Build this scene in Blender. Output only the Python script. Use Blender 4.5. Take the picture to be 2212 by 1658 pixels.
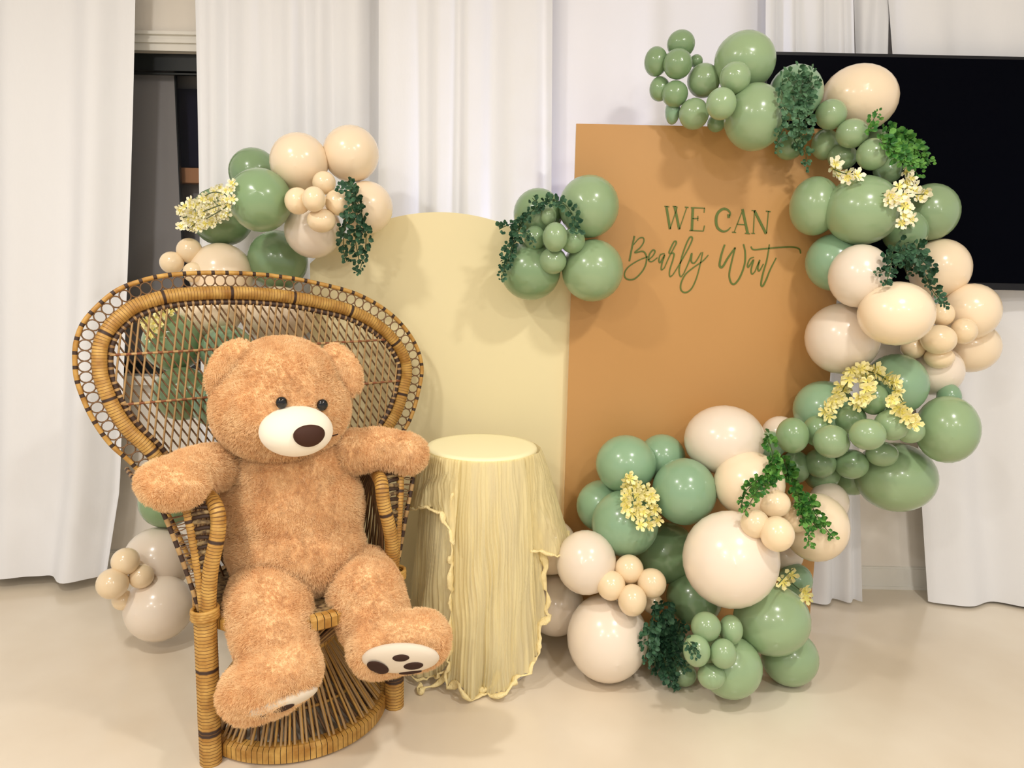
import bpy, math, random
from mathutils import Vector, Matrix
random.seed(7)
for o in list(bpy.data.objects): bpy.data.objects.remove(o)
scn = bpy.context.scene
COL = scn.collection
# ------------------------------------------------------------------ camera
F = 1650.0; CX = 1106.0; CY = 829.0; H = 1.47
PITCH = math.radians(8.7); ROLL = math.radians(1.2)
cam = bpy.data.cameras.new('camera'); camo = bpy.data.objects.new('camera', cam); COL.objects.link(camo)
cam.sensor_fit = 'HORIZONTAL'; cam.sensor_width = 36.0; cam.lens = F/2212*36
RC = Matrix.Rotation(math.pi/2-PITCH, 3, 'X') @ Matrix.Rotation(ROLL, 3, 'Z')
camo.matrix_world = Matrix.Translation((0, 0, H)) @ RC.to_4x4()
scn.camera = camo
C0 = Vector((0, 0, H))
# ------------------------------------------------------------------ light
scn.view_settings.view_transform = 'Standard'; scn.view_settings.look = 'None'
scn.view_settings.gamma = 1.0; scn.view_settings.exposure = 0.0
w = bpy.data.worlds.new('world'); scn.world = w; w.use_nodes = True
w.node_tree.nodes['Background'].inputs[0].default_value = (1.0, 0.985, 0.97, 1)
w.node_tree.nodes['Background'].inputs[1].default_value = 0.62
LAMPS = [(-1.5, 1.0), (1.2, 1.0), (-1.5, -0.9), (1.2, -0.9), (-0.2, -2.6), (2.4, -2.4), (-2.6, -2.4)]
for i, (lx, ly) in enumerate(LAMPS):
    l = bpy.data.lights.new('ceiling_lamp', 'AREA'); l.shape = 'DISK'; l.size = 0.22; l.energy = 33 if i < 4 else 27
    l.color = (1.0, 0.965, 0.92)
    lo = bpy.data.objects.new('ceiling_lamp', l); COL.objects.link(lo); lo.location = (lx, ly, 3.12)
l = bpy.data.lights.new('led_uplight', 'SPOT'); l.energy = 170; l.color = (0.62, 0.68, 1.0); l.spot_size = math.radians(75); l.spot_blend = 1.0
l.shadow_soft_size = 0.05
lo = bpy.data.objects.new('led_uplight', l); COL.objects.link(lo); lo.location = (0.22, 3.10, 0.25)
lo.rotation_euler = (math.radians(180-12), 0, 0)

# ------------------------------------------------------------------ helpers
def ray(px, py):
    return RC @ Vector(((px-CX)/F, -(py-CY)/F, -1.0))
def P(px, py, y):
    d = ray(px, py); return C0 + d*(y/d.y)
def PT(px, py, t): return C0 + ray(px, py)*t
def mmpx(p):
    return -(RC.transposed() @ (p-C0)).z/F
def lin(c):
    c = c/255.0
    return c/12.92 if c <= 0.04045 else ((c+0.055)/1.055)**2.4
def rgb(r, g, b): return (lin(r), lin(g), lin(b), 1)

def mat(name, col, rough=0.5, spec=0.5, coat=0, sss=0, metal=0, sheen=0):
    m = bpy.data.materials.new(name); m.use_nodes = True
    b = m.node_tree.nodes['Principled BSDF']
    b.inputs['Base Color'].default_value = col; b.inputs['Roughness'].default_value = rough
    b.inputs['Specular IOR Level'].default_value = spec; b.inputs['Metallic'].default_value = metal
    b.inputs['Coat Weight'].default_value = coat; b.inputs['Coat Roughness'].default_value = 0.08
    if sss:
        b.inputs['Subsurface Weight'].default_value = sss; b.inputs['Subsurface Radius'].default_value = (0.02, 0.015, 0.01)
        b.inputs['Subsurface Scale'].default_value = 1.0
    if sheen: b.inputs['Sheen Weight'].default_value = sheen
    return m
def node(m, t, **kw):
    n = m.node_tree.nodes.new(t)
    for k, v in kw.items():
        if k in n.inputs: n.inputs[k].default_value = v
        else: setattr(n, k, v)
    return n
def link(m, a, b): m.node_tree.links.new(a, b)
def noise_color(m, c1, c2, scale=5, detail=3, lo=0.35, hi=0.65, stretch=None):
    b = m.node_tree.nodes['Principled BSDF']
    tc = node(m, 'ShaderNodeTexCoord'); mp = node(m, 'ShaderNodeMapping')
    if stretch: mp.inputs['Scale'].default_value = stretch
    n = node(m, 'ShaderNodeTexNoise', Scale=scale, Detail=detail)
    r = node(m, 'ShaderNodeValToRGB')
    r.color_ramp.elements[0].position = lo; r.color_ramp.elements[1].position = hi
    r.color_ramp.elements[0].color = c1; r.color_ramp.elements[1].color = c2
    link(m, tc.outputs['Object'], mp.inputs[0]); link(m, mp.outputs[0], n.inputs['Vector'])
    link(m, n.outputs['Fac'], r.inputs[0]); link(m, r.outputs[0], b.inputs['Base Color'])
    return n
def bump(m, scale=50, strength=0.3, dist=0.01, stretch=None, kind='noise'):
    b = m.node_tree.nodes['Principled BSDF']
    tc = node(m, 'ShaderNodeTexCoord'); mp = node(m, 'ShaderNodeMapping')
    if stretch: mp.inputs['Scale'].default_value = stretch
    n = node(m, 'ShaderNodeTexNoise', Scale=scale, Detail=4.0)
    bp = node(m, 'ShaderNodeBump', Strength=strength, Distance=dist)
    link(m, tc.outputs['Object'], mp.inputs[0]); link(m, mp.outputs[0], n.inputs['Vector'])
    link(m, n.outputs['Fac'], bp.inputs['Height']); link(m, bp.outputs[0], b.inputs['Normal'])

WL = {}
def place(o, origin, parent):
    WL[o.name] = Vector(origin)
    COL.objects.link(o)
    if parent: o.parent = parent; o.location = Vector(origin)-WL[parent.name]
    else: o.location = origin
def tag(o, label, cat=None, group=None, kind=None):
    if label: o['label'] = label
    if cat: o['category'] = cat
    if group: o['group'] = group
    if kind: o['kind'] = kind
    return o
def thing(name, loc, label, cat, group=None):
    o = bpy.data.objects.new(name, None); o.empty_display_size = 0.05
    place(o, loc, None); return tag(o, label, cat, group)

def crom(pts, n, closed=False):
    pts = [Vector(p) for p in pts]; out = []; N = len(pts)
    rng = range(N if closed else N-1)
    for i in rng:
        if closed: a, b, c, d = pts[i-1], pts[i], pts[(i+1) % N], pts[(i+2) % N]
        else: a, b, c, d = pts[max(i-1, 0)], pts[i], pts[i+1], pts[min(i+2, N-1)]
        for k in range(n):
            t = k/n
            out.append(0.5*((2*b)+(c-a)*t+(2*a-5*b+4*c-d)*t*t+(3*b-a-3*c+d)*t*t*t))
    if not closed: out.append(pts[-1].copy())
    return out
def resample(pts, step, closed=False):
    pts = list(pts)+([pts[0]] if closed else [])
    L = [0]
    for a, b in zip(pts, pts[1:]): L.append(L[-1]+(b-a).length)
    n = max(2, int(round(L[-1]/step))); out = []; j = 0
    for k in range(n if closed else n+1):
        s = L[-1]*k/n
        while j < len(L)-2 and L[j+1] < s: j += 1
        u = (s-L[j])/max(1e-9, L[j+1]-L[j]); out.append(pts[j].lerp(pts[j+1], u))
    return out

class MB:
    def __init__(s): s.v = []; s.f = []; s.m = []
    def quad(s, *idx, mi=0): s.f.append(tuple(idx)); s.m.append(mi)
    def tube(s, pts, r, seg=6, closed=False, mi=0, caps=True, flat=1.0, up=None):
        pts = [Vector(p) for p in pts]; n = len(pts); base = len(s.v)
        def R(i): return r(i/(n-1)) if callable(r) else (r[i] if isinstance(r, (list, tuple)) else r)
        def tan(i):
            if closed: t = pts[(i+1) % n]-pts[i-1]
            else: t = pts[min(i+1, n-1)]-pts[max(i-1, 0)]
            return t.normalized() if t.length > 1e-9 else Vector((0, 0, 1))
        t0 = tan(0); nv = up if up else (Vector((0, 0, 1)) if abs(t0.z) < 0.9 else Vector((1, 0, 0)))
        nv = (nv-t0*nv.dot(t0)).normalized()
        for i in range(n):
            t = tan(i); nv = nv-t*nv.dot(t)
            nv = nv.normalized() if nv.length > 1e-6 else t.orthogonal().normalized()
            bn = t.cross(nv)
            for k in range(seg):
                a = 2*math.pi*k/seg
                s.v.append(pts[i]+(nv*math.cos(a)*flat+bn*math.sin(a))*R(i))
        for i in range(n if closed else n-1):
            j = (i+1) % n; m_ = mi(i) if callable(mi) else mi
            for k in range(seg):
                k2 = (k+1) % seg
                s.quad(base+i*seg+k, base+i*seg+k2, base+j*seg+k2, base+j*seg+k, mi=m_)
        if caps and not closed:
            m0 = mi(0) if callable(mi) else mi
            s.quad(*[base+k for k in range(seg)][::-1], mi=m0)
            s.quad(*[base+(n-1)*seg+k for k in range(seg)], mi=m0)
        return s
    def box(s, x0, x1, y0, y1, z0, z1, mi=0):
        b = len(s.v)
        for z in (z0, z1):
            for x, y in ((x0, y0), (x1, y0), (x1, y1), (x0, y1)): s.v.append(Vector((x, y, z)))
        for q in ((0, 3, 2, 1), (4, 5, 6, 7), (0, 1, 5, 4), (1, 2, 6, 5), (2, 3, 7, 6), (3, 0, 4, 7)):
            s.quad(*[b+i for i in q], mi=mi)
        return s
    def ell(s, c, r, nu=24, nv=14, rot=None, mi=0, fn=None):
        b = len(s.v); c = Vector(c)
        for j in range(nv+1):
            th = math.pi*j/nv
            for i in range(nu):
                ph = 2*math.pi*i/nu
                p = Vector((math.sin(th)*math.cos(ph), math.sin(th)*math.sin(ph), math.cos(th)))
                if fn: p = fn(p)
                p = Vector((p.x*r[0], p.y*r[1], p.z*r[2]))
                if rot: p = rot @ p
                s.v.append(c+p)
        for j in range(nv):
            for i in range(nu):
                i2 = (i+1) % nu
                s.quad(b+j*nu+i, b+(j+1)*nu+i, b+(j+1)*nu+i2, b+j*nu+i2, mi=mi)
        return s
    def lathe(s, prof, c, seg=48, mi=0, a0=0, a1=2*math.pi, M=None):
        b = len(s.v); c = Vector(c); n = len(prof); full = abs(a1-a0-2*math.pi) < 1e-6
        cnt = seg if full else seg+1
        for i in range(cnt):
            a = a0+(a1-a0)*i/seg
            for r, z in prof:
                p = Vector((r*math.cos(a), r*math.sin(a), z))
                s.v.append(c+(M @ p if M else p))
        for i in range(seg):
            i2 = (i+1) % cnt
            for j in range(n-1):
                s.quad(b+i*n+j, b+i2*n+j, b+i2*n+j+1, b+i*n+j+1, mi=mi)
        return s
    def grid(s, fn, nu, nv, mi=0):
        b = len(s.v)
        for j in range(nv+1):
            for i in range(nu+1): s.v.append(Vector(fn(i/nu, j/nv)))
        for j in range(nv):
            for i in range(nu):
                a = b+j*(nu+1)+i; s.quad(a, a+1, a+nu+2, a+nu+1, mi=mi)
        return s
    def mesh(s, name, mats, origin=Vector(), smooth=True):
        me = bpy.data.meshes.new(name)
        me.from_pydata([tuple(v-origin) for v in s.v], [], s.f)
        for m_ in (mats if isinstance(mats, (list, tuple)) else [mats]): me.materials.append(m_)
        me.polygons.foreach_set('material_index', s.m)
        if smooth: me.polygons.foreach_set('use_smooth', [True]*len(s.f))
        me.update(); return me
    def build(s, name, mats, parent=None, origin=None, smooth=True):
        if origin is None:
            lo = Vector((min(v.x for v in s.v), min(v.y for v in s.v), min(v.z for v in s.v)))
            hi = Vector((max(v.x for v in s.v), max(v.y for v in s.v), max(v.z for v in s.v)))
            origin = (lo+hi)/2
        o = bpy.data.objects.new(name, s.mesh(name, mats, Vector(origin), smooth))
        place(o, origin, parent); return o
def inst(name, me, M, parent):
    o = bpy.data.objects.new(name, me); COL.objects.link(o)
    loc, rot, sc = M.decompose()
    o.rotation_mode = 'QUATERNION'; o.rotation_quaternion = rot; o.scale = sc
    o.location = loc-(WL[parent.name] if parent else Vector()); o.parent = parent
    WL[o.name] = loc
    return o
def struct(o): o['kind'] = 'structure'; return o

# ------------------------------------------------------------------ materials
M = {}
M['wall'] = mat('wall_paint', rgb(246, 238, 226), 0.7)
M['trim'] = mat('trim_paint', rgb(240, 236, 226), 0.45)
m = M['floor'] = mat('polished_floor', rgb(228, 214, 190), 0.22, 0.5, coat=0.15)
noise_color(m, rgb(222, 206, 182), rgb(236, 224, 204), 1.6, 4, 0.3, 0.7)
M['ceiling'] = mat('ceiling_paint', rgb(240, 236, 228), 0.8)
m = M['drape'] = mat('white_drape_fabric', rgb(242, 242, 244), 0.75, 0.2, sheen=0.2)
bump(m, 9, 0.35, 0.012, (1.0, 1.0, 0.5))
m = M['sheer'] = mat('smooth_white_fabric', rgb(250, 249, 252), 0.7, 0.25)
bump(m, 4, 0.2, 0.01)
M['black'] = mat('black_frame', rgb(22, 26, 26), 0.4)
M['screen'] = mat('screen_glass', rgb(2, 3, 10), 0.4, 0.03)
M['bezel'] = mat('bezel_plastic', rgb(24, 24, 28), 0.4, 0.3)
M['glass'] = mat('dark_window_glass', rgb(40, 40, 42), 0.08, 0.3)
b = M['glass'].node_tree.nodes['Principled BSDF']; b.inputs['Alpha'].default_value = 0.12
M['outgrey'] = mat('plain_grey', rgb(176, 172, 172), 0.9, 0.05)
M['outdark'] = mat('dark_night_blue', rgb(46, 46, 66), 0.8, 0.1)
M['outbrown'] = mat('brown_ledge', rgb(214, 156, 112), 0.7)
def latex(name, c, tip, rough=0.22):
    m = mat(name, c, rough, 0.5, coat=0.25, sss=0.08)
    return m
M['G'] = latex('sage_latex', rgb(150, 175, 132), None)
M['H'] = latex('cool_sage_latex', rgb(141, 175, 140), None)
M['D'] = latex('deep_sage_latex', rgb(133, 161, 118), None)
M['C'] = latex('peach_cream_latex', rgb(250, 228, 196), None)
M['W'] = latex('nude_white_latex', rgb(240, 225, 206), None)
M['S'] = latex('sand_latex', rgb(244, 220, 182), None)
for k in 'GHDCWS':
    m = M[k]; b = m.node_tree.nodes['Principled BSDF']
    oi = node(m, 'ShaderNodeObjectInfo'); mr = node(m, 'ShaderNodeMapRange'); hs = node(m, 'ShaderNodeHueSaturation')
    mr.inputs['To Min'].default_value = 0.93; mr.inputs['To Max'].default_value = 1.05
    hs.inputs['Color'].default_value = b.inputs['Base Color'].default_value
    link(m, oi.outputs['Random'], mr.inputs[0]); link(m, mr.outputs[0], hs.inputs['Value']); link(m, hs.outputs[0], b.inputs['Base Color'])
m = M['tan'] = mat('tan_board_paint', rgb(198, 149, 90), 0.42, 0.4)
noise_color(m, rgb(194, 145, 86), rgb(202, 153, 94), 1.2, 2)
M['tanedge'] = mat('board_edge', rgb(226, 206, 178), 0.6)
M['cream'] = mat('cream_board_paint', rgb(238, 224, 178), 0.45, 0.35)
M['letter'] = mat('olive_vinyl', rgb(92, 108, 36), 0.5)
M['plinth'] = mat('white_plinth', rgb(228, 224, 220), 0.5)
M['plinthtop'] = mat('cream_plinth_top', rgb(255, 246, 200), 0.6)
m = M['gauze'] = mat('cream_gauze', rgb(255, 241, 188), 0.85, 0.1, sheen=0.2)
b = m.node_tree.nodes['Principled BSDF']
out = m.node_tree.nodes['Material Output']
bump(m, 30, 0.25, 0.006, (6, 6, 0.25))
tr = node(m, 'ShaderNodeBsdfTransparent'); tl = node(m, 'ShaderNodeBsdfTranslucent', Color=rgb(255, 240, 190))
mx = node(m, 'ShaderNodeMixShader', Fac=0.3); mx2 = node(m, 'ShaderNodeMixShader', Fac=0.3)
tcg = node(m, 'ShaderNodeTexCoord'); mpg = node(m, 'ShaderNodeMapping'); mpg.inputs['Scale'].default_value = (9, 9, 0.45)
ngz = node(m, 'ShaderNodeTexNoise', Scale=6.0, Detail=4.0); mrg = node(m, 'ShaderNodeMapRange'); mrg.inputs['From Min'].default_value = 0.35; mrg.inputs['From Max'].default_value = 0.65
mrg.inputs['To Min'].default_value = 0.10; mrg.inputs['To Max'].default_value = 0.38
link(m, tcg.outputs['Object'], mpg.inputs[0]); link(m, mpg.outputs[0], ngz.inputs['Vector']); link(m, ngz.outputs['Fac'], mrg.inputs[0]); link(m, mrg.outputs[0], mx2.inputs[0])
link(m, b.outputs[0], mx.inputs[1]); link(m, tl.outputs[0], mx.inputs[2])
link(m, mx.outputs[0], mx2.inputs[1]); link(m, tr.outputs[0], mx2.inputs[2]); link(m, mx2.outputs[0], out.inputs[0])
M['gauzehem'] = mat('cream_gauze_hem', rgb(250, 230, 172), 0.85, 0.1)
bump(M['gauzehem'], 60, 0.6, 0.01, (3, 3, 0.6))
# rattan
m = M['rattan'] = mat('golden_rattan', rgb(196, 150, 74), 0.45, 0.4)
n = noise_color(m, rgb(168, 118, 50), rgb(214, 170, 92), 26, 3, 0.3, 0.7)
M['rattan_dk'] = mat('dark_rattan', rgb(62, 42, 30), 0.6)
M['rattan_mid'] = mat('rattan_gap', rgb(122, 84, 40), 0.7)
m = M['cane'] = mat('cane_strand', rgb(178, 142, 92), 0.5)
noise_color(m, rgb(150, 114, 70), rgb(200, 164, 110), 12, 2)
M['cane_dk'] = mat('cane_brown', rgb(124, 92, 60), 0.6)
M['cane_red'] = mat('reddish_cane', rgb(140, 84, 52), 0.6)
m = M['weave'] = mat('grey_brown_weave', rgb(140, 116, 80), 0.7)
noise_color(m, rgb(86, 64, 44), rgb(176, 150, 104), 60, 2)
# bear
def furmat(name, c1, c2):
    m = mat(name, c1, 0.85, 0.15, sheen=0.3); noise_color(m, c1, c2, 14, 3, 0.35, 0.65); return m
M['fur'] = furmat('tan_plush', rgb(246, 200, 144), rgb(254, 218, 168))
M['muzzle'] = mat('cream_felt', rgb(250, 240, 220), 0.9, 0.1, sheen=0.3)
M['nose'] = mat('brown_felt', rgb(66, 38, 26), 0.7, 0.3)
M['eye'] = mat('eye_plastic', rgb(14, 14, 16), 0.08, 0.6)
M['sole'] = mat('beige_sole_felt', rgb(228, 214, 194), 0.9, 0.1)
M['pad'] = mat('dark_brown_pad', rgb(66, 46, 38), 0.85, 0.15)
# plants
def leafm(name, a, b_):
    m = mat(name, a, 0.5, 0.3); noise_color(m, a, b_, 40, 1, 0.4, 0.6); return m
M['leafdark'] = leafm('dark_leaf', rgb(38, 74, 52), rgb(70, 108, 78))
M['leafmid'] = leafm('mid_leaf', rgb(58, 96, 66), rgb(96, 134, 98))
M['leafbright'] = leafm('bright_leaf', rgb(52, 110, 44), rgb(104, 158, 70))
M['stem'] = mat('green_stem', rgb(70, 88, 44), 0.6)
M['petal'] = mat('pale_petal', rgb(252, 246, 214), 0.6, 0.2)
M['petalw'] = mat('cream_yellow_petal', rgb(250, 240, 176), 0.6, 0.2)
M['petaly'] = mat('yellow_petal_base', rgb(248, 236, 140), 0.6, 0.2)

# ------------------------------------------------------------------ room shell
YW = 3.45; XL, XR = -5.0, 5.0; YF = -5.0; ZC = 3.2
struct(MB().box(XL, XR, YF, 6, -0.1, 0).build('floor', M['floor'], smooth=False))
struct(MB().box(XL, XR, YF, YW+0.2, ZC, ZC+0.1).build('ceiling', M['ceiling'], smooth=False))
wx0 = P(180, 300, YW).x; wx1 = P(560, 300, YW).x; wz1 = P(362, 112, YW).z; wz0 = 0.95
mb = MB()
mb.box(XL, wx0, YW, YW+0.15, 0, ZC); mb.box(wx1, XR, YW, YW+0.15, 0, ZC)
mb.box(wx0, wx1, YW, YW+0.15, wz1, ZC); mb.box(wx0, wx1, YW, YW+0.15, 0, wz0)
struct(mb.build('wall_back', M['wall'], smooth=False))
mb = MB(); mb.box(XL, XR, YW-0.014, YW, 0, 0.1); mb.box(XL, XR, YW-0.010, YW, 0.1, 0.108); mb.box(XL, XR, YW-0.02, YW, 0, 0.015)
struct(mb.build('baseboard_back', M['trim'], smooth=False))
# window trim: stepped casing
mb = MB()
for (a, b_, d) in ((0.0, 0.03, 0.018), (0.03, 0.045, 0.03), (0.045, 0.062, 0.022), (0.062, 0.075, 0.036)):
    mb.box(wx0-0.08, wx1+0.08, YW-d, YW, wz1+a, wz1+b_)
mb.box(wx0-0.08, wx0, YW-0.02, YW, wz0, wz1); mb.box(wx1, wx1+0.08, YW-0.02, YW, wz0, wz1)
mb.box(wx0-0.1, wx1+0.1, YW-0.05, YW, wz0-0.04, wz0)
struct(mb.build('trim_1', M['trim'], smooth=False))
win = bpy.data.objects.new('window_1', None); place(win, ((wx0+wx1)/2, YW+0.07, wz0), None); struct(win)
fr = MB(); fr.box(wx0, wx1, YW+0.03, YW+0.11, wz1-0.07, wz1)
fr.box(wx0, wx0+0.05, YW+0.03, YW+0.11, wz0, wz1-0.07); fr.box(wx1-0.05, wx1, YW+0.03, YW+0.11, wz0, wz1-0.07)
fr.box(wx0, wx1, YW+0.03, YW+0.11, wz0, wz0+0.05)
fr.box(wx0+0.05, wx1-0.05, YW+0.035, YW+0.05, wz1-0.085, wz1-0.078)
fr.build('window_frame', M['black'], win, smooth=False)
MB().box(wx0+0.05, wx1-0.05, YW+0.065, YW+0.071, wz0+0.05, wz1-0.07).build('pane', M['glass'], win, smooth=False)
xs = P(386, 300, YW+0.1).x
MB().box(wx0+0.05, xs, YW+0.085, YW+0.095, wz0+0.05, wz1-0.07).build('reflection_panel', M['outgrey'], win, smooth=False)  # grey panel added to stand for the room's reflection in the glass
MB().box(xs, xs+0.006, YW+0.08, YW+0.1, wz0+0.05, wz1-0.07).build('mullion', M['black'], win, smooth=False)
# dark porch beyond the glass
YO = YW+0.22
o = MB().box(wx0-1, wx1+1.5, YO, YO+0.1, 0, 3.2).build('wall_porch', M['outgrey'], smooth=False); struct(o)
zA = P(405, 195, YO).z; zB = P(405, 362, YO).z; zC_ = P(405, 398, YO).z
struct(MB().box(xs-0.05, wx1+1.2, YO-0.03, YO-0.001, zB, zA).build('window_2', M['outdark'], smooth=False))
struct(MB().box(xs-0.05, wx1+1.2, YO-0.08, YO-0.001, zC_, zB-0.01).build('trim_2', M['outbrown'], smooth=False))

# ------------------------------------------------------------------ drapes
def drape(name, px_top, px_bot, y0, n, amp, label, seed, zb=0.012, matn='drape', pull=None, nx=None):
    rnd = random.Random(seed)
    xt0, xt1 = [P(q, 40, y0).x for q in px_top]; xb0, xb1 = [P(q, 1250, y0).x for q in px_bot]
    ph = [rnd.uniform(0, 6.28) for _ in range(6)]
    def fn(u, v):
        z = 3.15*(1-v)+zb*v
        wv = min(1.0, max(0.0, (2.75-z)/2.75))
        x = (xt0+(xb0-xt0)*wv)*(1-u)+(xt1+(xb1-xt1)*wv)*u
        ww = u+0.035*math.sin(2*math.pi*u*1.7+ph[0])+0.012*math.sin(2.2*v+5*u+ph[1])
        a = 2*math.pi*n*ww+ph[2]
        s_ = math.sin(a)+0.28*math.sin(2*a+ph[3]+v)+0.35*math.sin(0.43*a+ph[4])
        A = amp*(0.65+0.5*v)
        y = y0+A*s_+0.008*math.sin(7*v+9*u+ph[5])
        x += 0.35*A*math.cos(a)
        if pull: x, y = pull(x, y, z, u, v)
        return (x, y, z)
    o = MB().grid(fn, nx or int(n*16), 40).build(name, M[matn])
    return tag(o, label, 'drape', None)
drape('drape', (-620, 302), (-620, 255), 3.27, 8, 0.032, 'white drape hanging left of the dark window, wrinkled', 1, zb=0.05,
      pull=lambda x, y, z, u, v: (x-0.10*max(0, 0.45-z)*(u**3), y-0.12*max(0, 0.5-z)*(u > 0.6)*(u-0.6)))
drape('drape', (424, 828), (432, 828), 3.29, 5.5, 0.026, 'white drape hanging between the dark window and the cream arch board', 2)
drape('drape', (822, 1192), (822, 1192), 3.24, 4.2, 0.022, 'white drape rising behind the rounded top of the cream board', 3)
drape('drape', (1186, 1660), (1186, 1660), 3.33, 3, 0.012, 'smooth lavender-white drape behind the top of the tan board', 4, matn='sheer', nx=60)
drape('drape', (1645, 1830), (1655, 1872), 3.26, 3.6, 0.020, 'narrow white drape behind the balloon garland, reaching below the television', 5)
drape('drape', (1835, 1905), (1880, 1905), 3.31, 1.2, 0.006, 'slim white drape strip above the television between two dark slits', 6, zb=2.03, nx=30)
drape('drape', (1908, 2900), (2022, 3000), 3.26, 7, 0.030, 'long white drape to the right of the bare wall and baseboard', 8)

# ------------------------------------------------------------------ television
YT = 3.13
tl_, br_ = P(1655, 113, YT), P(2300, 630, YT)
tx0 = tl_.x; tz1 = P(1940, 117, YT).z; tz0 = P(2150, 626, YT).z; tx1 = tx0+(tz1-tz0)*16/9
tv = thing('television', ((tx0+tx1)/2, YT, tz0), 'large black flat-screen television behind the balloon garland', 'television')
mb = MB().box(tx0, tx1, YT, YT+0.035, tz0, tz1); mb.build('casing', M['bezel'], tv, smooth=False)
MB().box(tx0+0.012, tx1-0.012, YT-0.003, YT-0.0005, tz0+0.028, tz1-0.012).build('screen', M['screen'], tv, smooth=False)
gx = P(1892, 300, 3.26).x
MB().box(gx-0.05, gx+0.05, YT+0.036, YW-0.001, 1.72, 1.9).build('wall_mount', M['bezel'], tv, smooth=False)

# ------------------------------------------------------------------ boards
YB = 2.97; YCB = 3.005
bz1 = P(1300, 268, YB).z; bx0 = P(1231, 700, YB).x; bx1 = P(1752, 1300, YB).x
tb = thing('sign_board', ((bx0+bx1)/2, YB+0.01, 0), 'tall rectangular tan sign board with green lettering', 'board')
mb = MB(); b = len(mb.v)
mb.box(bx0, bx1, YB, YB+0.018, 0.0, bz1); mb.m = [1, 1, 0, 1, 0, 1]
mb.build('panel', [M['tan'], M['tanedge']], tb, smooth=False)
MB().box(bx0+0.3, bx1-0.3, YB+0.0185, YB+0.16, 0, 0.03).build('foot', M['tanedge'], tb, smooth=False)
# lettering, traced as pen strokes on the board plane
def lp(q): return P(1310+q[0]/4.809, 420+q[1]/4.809, YB-0.0005)
def strokes(name, lst, label):
    mb = MB()
    for pts, wd in lst:
        p3 = [lp(q) for q in pts]
        if len(p3) > 2: p3 = crom(p3, 7)
        n = len(p3); px = mmpx(p3[0])/4.809
        W = [(wd if not isinstance(wd, tuple) else wd[0]+(wd[1]-wd[0])*(math.sin(math.pi*i/(n-1)))) * px/2 for i in range(n)]
        base = len(mb.v)
        for i in range(n):
            t = (p3[min(i+1, n-1)]-p3[max(i-1, 0)]).normalized(); nn = Vector((-t.z, 0, t.x))
            for dy in (0, -0.002):
                for s_ in (-1, 1): mb.v.append(p3[i]+nn*W[i]*s_+Vector((0, dy, 0)))
        for i in range(n-1):
            a = base+i*4; c = a+4
            mb.quad(a+2, a+3, c+3, c+2); mb.quad(a, a+2, c+2, c); mb.quad(a+1, c+1, c+3, a+3)
        mb.quad(base, base+1, base+3, base+2); e = base+(n-1)*4; mb.quad(e, e+2, e+3, e+1)
    o = mb.build(name, M['letter'], tb, smooth=False); return o
strokes('letter', [([(622, 122), (660, 358)], 24), ([(660, 358), (735, 132)], 9), ([(708, 122), (757, 360)], 24), ([(757, 360), (835, 132)], 9),
                   ([(602, 122), (652, 126)], 10), ([(688, 122), (735, 126)], 10), ([(815, 130), (852, 134)], 10)], 'W')
strokes('letter', [([(897, 138), (887, 374)], 25), ([(878, 136), (1022, 142)], 10), ([(1018, 137), (1014, 188)], 9), ([(893, 250), (955, 247)], 9),
                   ([(950, 222), (948, 272)], 9), ([(862, 372), (1008, 379)], 10), ([(1006, 380), (1018, 322)], 10)], 'E')
strokes('letter', [([(1276, 238), (1284, 190), (1250, 155), (1205, 152), (1155, 195), (1138, 268), (1152, 340), (1200, 380), (1250, 376), (1290, 340)], (9, 28)),
                   ([(1268, 205), (1270, 242)], 26)], 'C')
strokes('letter', [([(1415, 160), (1325, 392)], 9), ([(1412, 152), (1466, 402)], 25), ([(1352, 308), (1435, 313)], 9), ([(1304, 390), (1346, 394)], 9), ([(1438, 402), (1492, 407)], 10)], 'A')
strokes('letter', [([(1537, 168), (1525, 402)], 10), ([(1536, 166), (1657, 406)], 25), ([(1682, 172), (1661, 406)], 10), ([(1508, 164), (1548, 169)], 9), ([(1505, 402), (1542, 405)], 9), ([(1656, 172), (1704, 178)], 9)], 'N')
S1 = (10, 15)
strokes('letter', [([(291, 430), (262, 570), (238, 692)], 17),
                   ([(282, 520), (340, 455), (382, 450), (388, 490), (352, 550), (295, 602), (380, 590), (415, 640), (410, 720), (370, 800), (300, 870), (240, 885), (195, 860), (190, 810), (230, 750), (320, 690), (400, 655), (432, 645)], S1)], 'B')
strokes('letter', [([(432, 680), (480, 640), (505, 592), (484, 576), (448, 620), (440, 680), (472, 696), (530, 655)], S1)], 'e')
strokes('letter', [([(604, 612), (562, 625), (545, 680), (560, 704), (604, 628), (577, 715), (570, 780), (602, 762)], S1)], 'a')
strokes('letter', [([(602, 762), (650, 650), (700, 555), (727, 497), (704, 488), (668, 555), (652, 608), (700, 612), (692, 670), (656, 790), (660, 852), (692, 830)], S1)], 'r')
strokes('letter', [([(692, 830), (760, 720), (850, 560), (892, 462), (872, 440), (835, 500), (785, 640), (755, 780), (770, 852), (802, 822)], S1)], 'l')
strokes('letter', [([(802, 822), (860, 690), (886, 610), (882, 695), (920, 705), (985, 600)], S1),
                   ([(1000, 598), (970, 740), (930, 880), (880, 980), (820, 1017), (775, 990), (775, 920), (820, 830), (900, 760), (1000, 690), (1058, 628)], S1)], 'y')
strokes('letter', [([(1228, 520), (1195, 620), (1175, 732), (1205, 750), (1260, 660), (1337, 550)], (16, 22)),
                   ([(1337, 550), (1300, 700), (1275, 830), (1295, 915), (1335, 925), (1390, 850), (1435, 720), (1440, 600), (1423, 515)], (14, 18))], 'W')
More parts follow.
